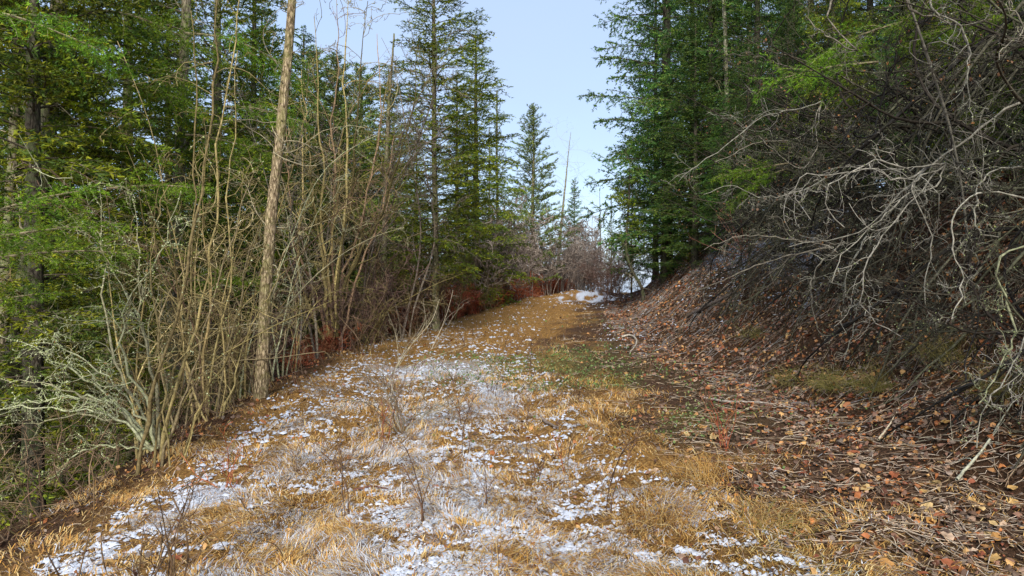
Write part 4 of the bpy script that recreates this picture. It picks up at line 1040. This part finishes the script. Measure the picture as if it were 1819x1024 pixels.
# ------------------------------------------------------------------ ground cover
def scatter(n, ymin, ymax, power, rng, xlo=-9, xhi=9):
    """points in the wedge in front of the camera and a margin, denser nearby"""
    u = rng.random(n)
    Y = (ymin ** (1 - power) + u * (ymax ** (1 - power) - ymin ** (1 - power))) ** (1 / (1 - power))
    half = .78 * Y + 1.2
    X = (rng.random(n) * 2 - 1) * half
    return X, Y

STRAW = np.array([(.58, .36, .11), (.64, .44, .17), (.42, .22, .07), (.6, .32, .07), (.2, .10, .045), (.34, .19, .07), (.68, .52, .25)])
FROST = np.array([(.6, .62, .67), (.55, .53, .5), (.68, .71, .77)])
rng = np.random.default_rng(1001)
X, Y_ = scatter(500000, 3.0, 36, 1.75, rng)
u = (X - edgeL(Y_)) / (edgeR(Y_) - edgeL(Y_))
clump = fbm(X * 2.2, Y_ * 2.2, 51, 3)
straw = np.exp(-((u - np.interp(Y_, [3, 7, 12, 20, 30], [.55, .45, .45, .5, .5])) / np.interp(Y_, [3, 8, 14], [.42, .42, .42])) ** 4)
dens = (.25 + 1.1 * sstep(clump, .38, .6)) * np.where(u < 0, .5 * np.exp(-(u / .12) ** 2), 1) * (.12 + .88 * straw)
dens = dens * (1 - .85 * sstep(u + .4 * (fbm(X * 1.6, Y_ * 1.2, 201, 3) - .5), .66, .88)); dens = np.where(u > 1.0, dens * .35, dens)
rightleaf = sstep(u, .72, .9) * sstep(Y_, 3, 6); dens *= 1 - .75 * rightleaf
keep = (rng.random(len(X)) < dens) & (u > -.3) & (u < 1.5)
X, Y_, clump, u = X[keep], Y_[keep], clump[keep], u[keep]
N = len(X)
Z = gz(X, Y_)
sc = np.interp(Y_, [3, 8, 16, 36], [1, 1.25, 1.8, 2.8])
ang = fbm(X * 1.1, Y_ * 1.1, 61, 2) * 14 + rng.normal(size=N) * .7
tall = sstep(clump, .5, .68)
lean = np.clip(1.45 - .25 * tall + rng.normal(size=N) * .22, .3, 1.5)
ln = (.045 + .075 * rng.random(N) + .04 * tall) * sc ** .35
w = (.0034 + .002 * rng.random(N)) * sc
h = np.stack([np.cos(ang), np.sin(ang), np.zeros(N)], -1); pr = np.stack([-np.sin(ang), np.cos(ang), np.zeros(N)], -1)
B0 = np.stack([X, Y_, Z - .005], -1)
up = np.array([0, 0, 1.])
M1 = B0 + (h * np.sin(lean * .7)[:, None] + up * np.cos(lean * .7)[:, None]) * (ln * .5)[:, None]
T1_ = M1 + (h * np.sin(np.minimum(lean * 1.35, 1.85))[:, None] + up * np.cos(np.minimum(lean * 1.35, 1.85))[:, None]) * (ln * .55)[:, None] + rng.normal(size=(N, 3)) * (ln * .08)[:, None]
ws = (pr * w[:, None] * .5)
Vg = np.stack([B0 - ws, B0 + ws, M1 + ws * .9, M1 - ws * .9, T1_], 1)
base = (np.arange(N) * 5)[:, None]
col = STRAW[rng.integers(0, len(STRAW), N)] * (.7 + .55 * rng.random((N, 1)))
sm = snow_mask(X, Y_)
fr = (rng.random(N) < np.clip(sm * .75 * sstep(fbm(X * 4, Y_ * 5, 171, 3), .36, .6), 0, .6)) | (rng.random(N) < .04)
col = np.where(fr[:, None], FROST[rng.integers(0, 3, N)] * (.8 + .25 * rng.random((N, 1))), col)
ye = sstep(fbm(X * .8, Y_ * .8, 88, 2), .5, .65) * sstep(u, .55, .8); col = col * (1 - .35 * ye[:, None] * np.array([.35, 0, .8]))
fb = Y_ > 10.5
mb = MB(); mb.add(Vg.reshape(-1, 3), (base + np.array([[0, 1, 2, 3]]))[~fb], 0, np.repeat(col, 5, 0))
mb.f.append((base + np.array([[3, 2, 4]]))[~fb]); mb.m.append(np.zeros((~fb).sum(), np.int32))
mb.f.append((base + np.array([[0, 1, 4]]))[fb]); mb.m.append(np.zeros(fb.sum(), np.int32))
tag(build('dry_grass', mb, M_GRASS, smooth=False), 'matted straw coloured grass covering the forest track', 'grass', kind='stuff')
print('grass', N)

# snow: small irregular pads of frosted snow lying on the grass
X, Y_ = scatter(260000, 3.0, 34, 1.6, rng)
sm = snow_mask(X, Y_)
pat = fbm(X * 6.5, Y_ * 9.5, 71, 4)
keep = (rng.random(len(X)) < (.1 + .95 * sm) * sstep(pat, .42, .6)) & (sm > .08)
X, Y_ = X[keep], Y_[keep]; N = len(X); k = 5
Z = gz(X, Y_) + .006 + .012 * rng.random(N)
s = (.0065 + .017 * rng.random(N) ** 2.2) * np.interp(Y_, [3, 8, 16, 34], [1, 1.25, 1.8, 3])
a = np.arange(k) / k * 2 * PI
rad = s[:, None] * (.35 + 1.1 * rng.random((N, k)))
th = rng.random(N)[:, None] * 6.28
ex, ey = np.cos(a) * rad * 1.5, np.sin(a) * rad
gx, gy = ex * np.cos(th) - ey * np.sin(th), ex * np.sin(th) + ey * np.cos(th)
rim = np.stack([X[:, None] + gx, Y_[:, None] + gy, Z[:, None] - s[:, None] * (.3 + .6 * rng.random((N, k)))], -1)
top = np.stack([X, Y_, Z + s * .3], -1)[:, None]
Vs = np.concatenate([rim, top], 1)
F0 = np.array([[i, (i + 1) % k, k] for i in range(k)])
F_ = (F0[None] + (np.arange(N) * (k + 1))[:, None, None]).reshape(-1, 3)
cs = np.array([.60, .64, .72]) * (.7 + .35 * rng.random((N, 1)))
mb = MB(); mb.add(Vs.reshape(-1, 3), F_, 0, np.repeat(cs, k + 1, 0))
tag(build('snow', mb, M_SNOW), 'thin crusts of snow scattered over the left of the track', 'snow', kind='stuff')
print('snow', N)

# leaf litter
LEAFC = np.array([(.32, .11, .035), (.22, .065, .03), (.42, .16, .05), (.12, .05, .03), (.42, .21, .08), (.5, .29, .11), (.09, .05, .03), (.14, .09, .06), (.26, .14, .09), (.34, .22, .15), (.16, .12, .09), (.24, .18, .14), (.12, .07, .045), (.1, .06, .04)])
X, Y_ = scatter(80000, 3.0, 34, 1.5, rng)
u = (X - edgeL(Y_)) / (edgeR(Y_) - edgeL(Y_)); dr = X - edgeR(Y_)
dens = .06 + .94 * sstep(u, .62, .95) + .5 * np.exp(-((u - .0) / .10) ** 2) * (Y_ > 6)
dens *= np.where(dr > 3.5, .3, 1) * np.where(u < -.25, .25, 1)
dens *= .35 + .8 * sstep(fbm(X * 1.5, Y_ * 1.5, 90, 3), .35, .6)
keep = rng.random(len(X)) < dens; X, Y_, u = X[keep], Y_[keep], u[keep]
Yb = 6 + 22 * rng.random(36000) ** 1.3; Xb = edgeR(Yb) - .6 + 4.4 * rng.random(len(Yb))
X, Y_ = np.concatenate([X, Xb]), np.concatenate([Y_, Yb]); N = len(X)
Z = gz(X, Y_) + .006 + .02 * rng.random(N) ** 2
e = .05; nxn = np.stack([-(terrain(X + e, Y_) - terrain(X - e, Y_)) / (2 * e), -(terrain(X, Y_ + e) - terrain(X, Y_ - e)) / (2 * e), np.ones(N)], -1)
nv = nrm(nxn) + rng.normal(size=(N, 3)) * .6
d = rng.normal(size=(N, 3)); d = d - nrm(nv) * (d * nrm(nv)).sum(-1, keepdims=True)
mb = MB(); leaf_shapes(mb, np.stack([X, Y_, Z], -1), d, nv, (.014 + .048 * rng.random(N) ** 1.9) * np.interp(Y_, [3, 10, 34], [1, 1.2, 2.0]), LEAFC, rng)
tag(build('leaf_litter', mb, M_LEAF, smooth=False), 'brown and orange fallen leaves covering the bank and track edges', 'leaf litter', kind='stuff')
print('leaves', N)

# the large leaves that can be picked out, each one a piece of the bank or the path
bank_o = bpy.data.objects['bank']; path_o = bpy.data.objects['path']
lm = []
r2 = np.random.default_rng(55)
for c in ([(.62, .38, .13)], [(.55, .28, .08)], [(.38, .12, .05)], [(.6, .42, .28)], [(.5, .2, .08)], [(.66, .46, .2)]):
    mb = MB(); nr = 14; a_ = np.arange(nr) / nr * 2 * PI
    rad_ = (.42 + .1 * np.cos(a_) ** 3 + .05 * r2.normal(size=nr)); rad_[0] = .62
    cu = .1 + .25 * r2.random()
    Vl = np.stack([rad_ * np.cos(a_), rad_ * np.sin(a_) * .8, cu * np.abs(np.sin(a_)) ** 2 * .5 + .05 * r2.normal(size=nr)], -1)
    Vl = np.vstack([Vl, [[-.05, 0, 0], [.25, 0, .01]]])
    Fl = [(i, (i + 1) % nr, 15 if (i < 4 or i >= nr - 4) else 14) for i in range(nr)] + [(4, 15, 14), (14, 15, nr - 4)]
    cv = np.tile(np.array(c) * .8, (len(Vl), 1)) * (.8 + .4 * r2.random((len(Vl), 1))); cv[14:] *= .8
    mb.add(Vl, Fl, 0, cv)
    lm.append(mb.data('leaf', M_LEAF, False))
cnt = 0
X, Y_ = scatter(4000, 3.4, 11, 1.3, r2)
for x, y in zip(X, Y_):
    uu = (x - edgeL(y)) / (edgeR(y) - edgeL(y))
    if uu < .1 or x - edgeR(y) > 2.0 or abs(x / y) > .74: continue
    if r2.random() > .012 + .6 * sstep(uu, .62, .95): continue
    on = bank_o if x > edgeR(y) - .1 else path_o
    o = link('leaf', lm[r2.integers(0, len(lm))], on)
    sl = math.atan((tz(x + .05, y) - tz(x - .05, y)) / .1)
    o.location = (x, y, float(gz(np.array([x]), np.array([y]))[0]) + .018)
    o.rotation_euler = (r2.normal() * .3, -sl + r2.normal() * .25, r2.random() * 6.28)
    s = .05 + .055 * r2.random(); o.scale = (s, s * (.8 + .5 * r2.random()), s)
    cnt += 1
    if cnt >= 290: break

# matted dead grass and stems combed down the bank
rngm = np.random.default_rng(77); Nm = 9000
Ym = 6.5 + 20 * rngm.random(Nm) ** 1.2; Xm = edgeR(Ym) - .5 + 4.2 * rngm.random(Nm)
kp = rngm.random(Nm) < (.15 + .85 * sstep(fbm(Xm * 1.3, Ym * .8, 191, 3), .4, .58)) * np.interp(Ym, [6, 10, 14], [.25, .6, 1]); Xm, Ym = Xm[kp], Ym[kp]; Nm = len(Xm)
Pm = grow(np.stack([Xm, Ym, np.zeros(Nm)], -1), np.array([[-1, -.15, 0]]) + rngm.normal(size=(Nm, 3)) * [1.0, 1.0, 0], .1 + .24 * rngm.random(Nm), 3, .25, (0, 0, 0), rngm)
Pm[..., 2] = gz(Pm[..., 0], Pm[..., 1]) + .012 + .05 * rngm.random((Nm, 1)) * np.array([[0, 1, .4]])
mb = MB(); tubes(mb, Pm, np.full((Nm, 3), .0022) * np.interp(Ym, [6, 25], [.8, 2.4])[:, None], 3, 0, np.array([(.26, .21, .16), (.18, .13, .09), (.34, .3, .26), (.2, .1, .05), (.42, .42, .43)])[rngm.integers(0, 5, Nm)])
tag(build('dead_grass', mb, M_GRASS), 'matted grey dead grass combed down the slope of the bank', 'grass', kind='stuff')
# fallen twigs
X, Y_ = scatter(20000, 3.0, 26, 1.25, rng)
u = (X - edgeL(Y_)) / (edgeR(Y_) - edgeL(Y_))
keep = rng.random(len(X)) < (.06 + .94 * sstep(u, .6, .9)) * (u > -.3); X, Y_ = X[keep], Y_[keep]; N = len(X)
D = rng.normal(size=(N, 3)) * [1, 1, .05]; Ls_ = .08 + .3 * rng.random(N) ** 2
P = grow(np.stack([X, Y_, gz(X, Y_) + .02], -1), D, Ls_, 3, .4, (0, 0, 0), rng)
P[..., 2] = gz(P[..., 0], P[..., 1]) + .012 + .02 * rng.random((N, 1))
mb = MB(); tubes(mb, P, np.full((N, 3), .0018) * (1 + rng.random((N, 1))) * np.interp(Y_, [3, 20], [1, 2])[:, None], 3, 0, np.array([(.25, .17, .11), (.36, .28, .2), (.14, .09, .06), (.4, .33, .26)])[rng.integers(0, 4, N)])
tag(build('twig_litter', mb, M_WOOD), 'broken twigs strewn over the leaf litter', 'twigs', kind='stuff')

# low evergreen plants on the track
X, Y_ = scatter(60000, 5, 24, 1.5, rng)
gm = green_mask(X, Y_)
keep = rng.random(len(X)) < gm * 1.3 + .01 * (np.abs((X - edgeL(Y_)) / (edgeR(Y_) - edgeL(Y_)) - .55) < .3); X, Y_ = X[keep], Y_[keep]; N = len(X)
mb = MB(); leaf_shapes(mb, np.stack([X, Y_, gz(X, Y_) + .01 + .05 * rng.random(N)], -1), rng.normal(size=(N, 3)) + [0, 0, .6], rng.normal(size=(N, 3)) * .6 + [0, 0, 1], (.014 + .012 * rng.random(N)) * np.interp(Y_, [5, 20], [1.2, 2.6]), [(.10, .17, .04), (.14, .2, .06), (.08, .13, .04), (.2, .22, .09)], rng)
tag(build('ground_cover', mb, M_LEAF, smooth=False), 'low green creeping plants in the middle of the track', 'ground cover', kind='stuff')

# green and straw tussocks
def tussock(px, py, nb, L, cols, label, seed, down=(-.5, -.5), w=.004, cat='grass tuft'):
    x, y, z = ground_at(px, py); rng = np.random.default_rng(seed)
    P = grow(np.tile([[x, y, z]], (nb, 1)) + rng.normal(size=(nb, 3)) * [.12, .12, .02], np.array([[down[0] * .5, down[1] * .5, .9]]) + rng.normal(size=(nb, 3)) * .45, L * (.5 + .6 * rng.random(nb)), 7, .3, (down[0], down[1], -1.6), rng)[:, ::2] - np.array([x, y, z])
    mb = MB(); tubes(mb, P, w * np.linspace(1, .25, 4)[None] * np.ones((nb, 1)) * .5, 3, 0, np.array(cols)[rng.integers(0, len(cols), nb)])
    o = build('grass_tuft', mb, M_GRASS); o.location = (x, y, z); tag(o, label, cat)
OL = [(.22, .2, .05), (.3, .26, .08), (.16, .17, .04), (.42, .34, .14)]
tussock(1480, 690, 260, .42, OL, 'widest olive grass tuft hanging over the bank ledge', 1)
tussock(1560, 690, 220, .42, OL, 'olive grass tuft right of the widest tuft on the ledge', 2)
tussock(1345, 600, 120, .34, OL, 'small olive grass tuft on the bank below the log', 3)
tussock(1400, 680, 140, .34, OL, 'olive grass tuft left of the widest tuft', 4)
tussock(1680, 640, 220, .45, OL, 'shaded grass tuft under the hanging dead shrub', 5)
tussock(1250, 850, 240, .26, [tuple(c) for c in STRAW], 'golden grass tuft at the right of the straw track', 6, (-.3, .2))
tussock(1190, 930, 260, .28, [tuple(c) for c in STRAW], 'golden grass tuft nearest the camera right of centre', 7, (.2, -.3))
tussock(1003, 848, 120, .2, [tuple(c) for c in STRAW], 'straw tuft around the foot of the centre sapling', 8, (.2, 0))
tussock(880, 1000, 220, .24, [tuple(c) for c in STRAW], 'straw tuft at the bottom edge of the picture', 9, (.6, 0))
tussock(1380, 940, 220, .28, [tuple(c) for c in STRAW] + OL, 'yellow green tuft near the bottom right', 10, (.3, -.3))
tussock(1790, 700, 200, .45, OL, 'grass tuft low at the right edge', 11)


ORD = 'first second third fourth fifth sixth seventh eighth ninth tenth eleventh twelfth thirteenth fourteenth fifteenth sixteenth seventeenth eighteenth nineteenth twentieth'.split()
def relabel(group, base, rows=('nearest', 'middle', 'farthest'), frm='the left'):
    obs = [o for o in COL.objects if o.get('group') == group and o.parent is None]
    obs.sort(key=lambda o: o.location.y); n = len(obs); k = len(rows)
    for r in range(k):
        row = sorted(obs[r * n // k:(r + 1) * n // k], key=lambda o: o.location.x / o.location.y)
        for i, o in enumerate(row):
            if i < 20: o['label'] = f'{base}, {ORD[i]} from {frm} in the {rows[r]} row'
relabel('dead shrubs tangled on the bank', 'dead grey drooping shrub', ('nearest', 'second', 'third', 'farthest'), 'the track')
relabel('tan wiry brush between the trunks', 'tan wiry brush between trunks')
relabel('low firs behind the tangle', 'dark low fir behind the tangle', frm='the track')
relabel('background firs below the track', 'dark background forest fir')
relabel('leafless brush in the distance', 'pale distant leafless brush')
relabel('young firs in the ravine', 'young dark ravine fir')
relabel('second row of firs up the bank', 'dark upper bank fir', ('nearer', 'farther'), 'the sky gap')
relabel('leafless undergrowth left of the track', 'leafless track edge undergrowth', ('nearer', 'farther'))
relabel('dark brush under the firs', 'dark brown brush under firs', ('nearer', 'farther'))
relabel('rust red brush lining the track', 'low rust red bush', ('nearest', 'second', 'third', 'farthest'))
relabel('distant firs beyond the crest', 'small distant fir beyond the crest')
relabel('unseen firs added to shade the bank', 'unseen bank fir added for shade', ('only',))
relabel('thin weed stalks on the track', 'thin dark weed stalk', ('nearest', 'second', 'third', 'farthest'))
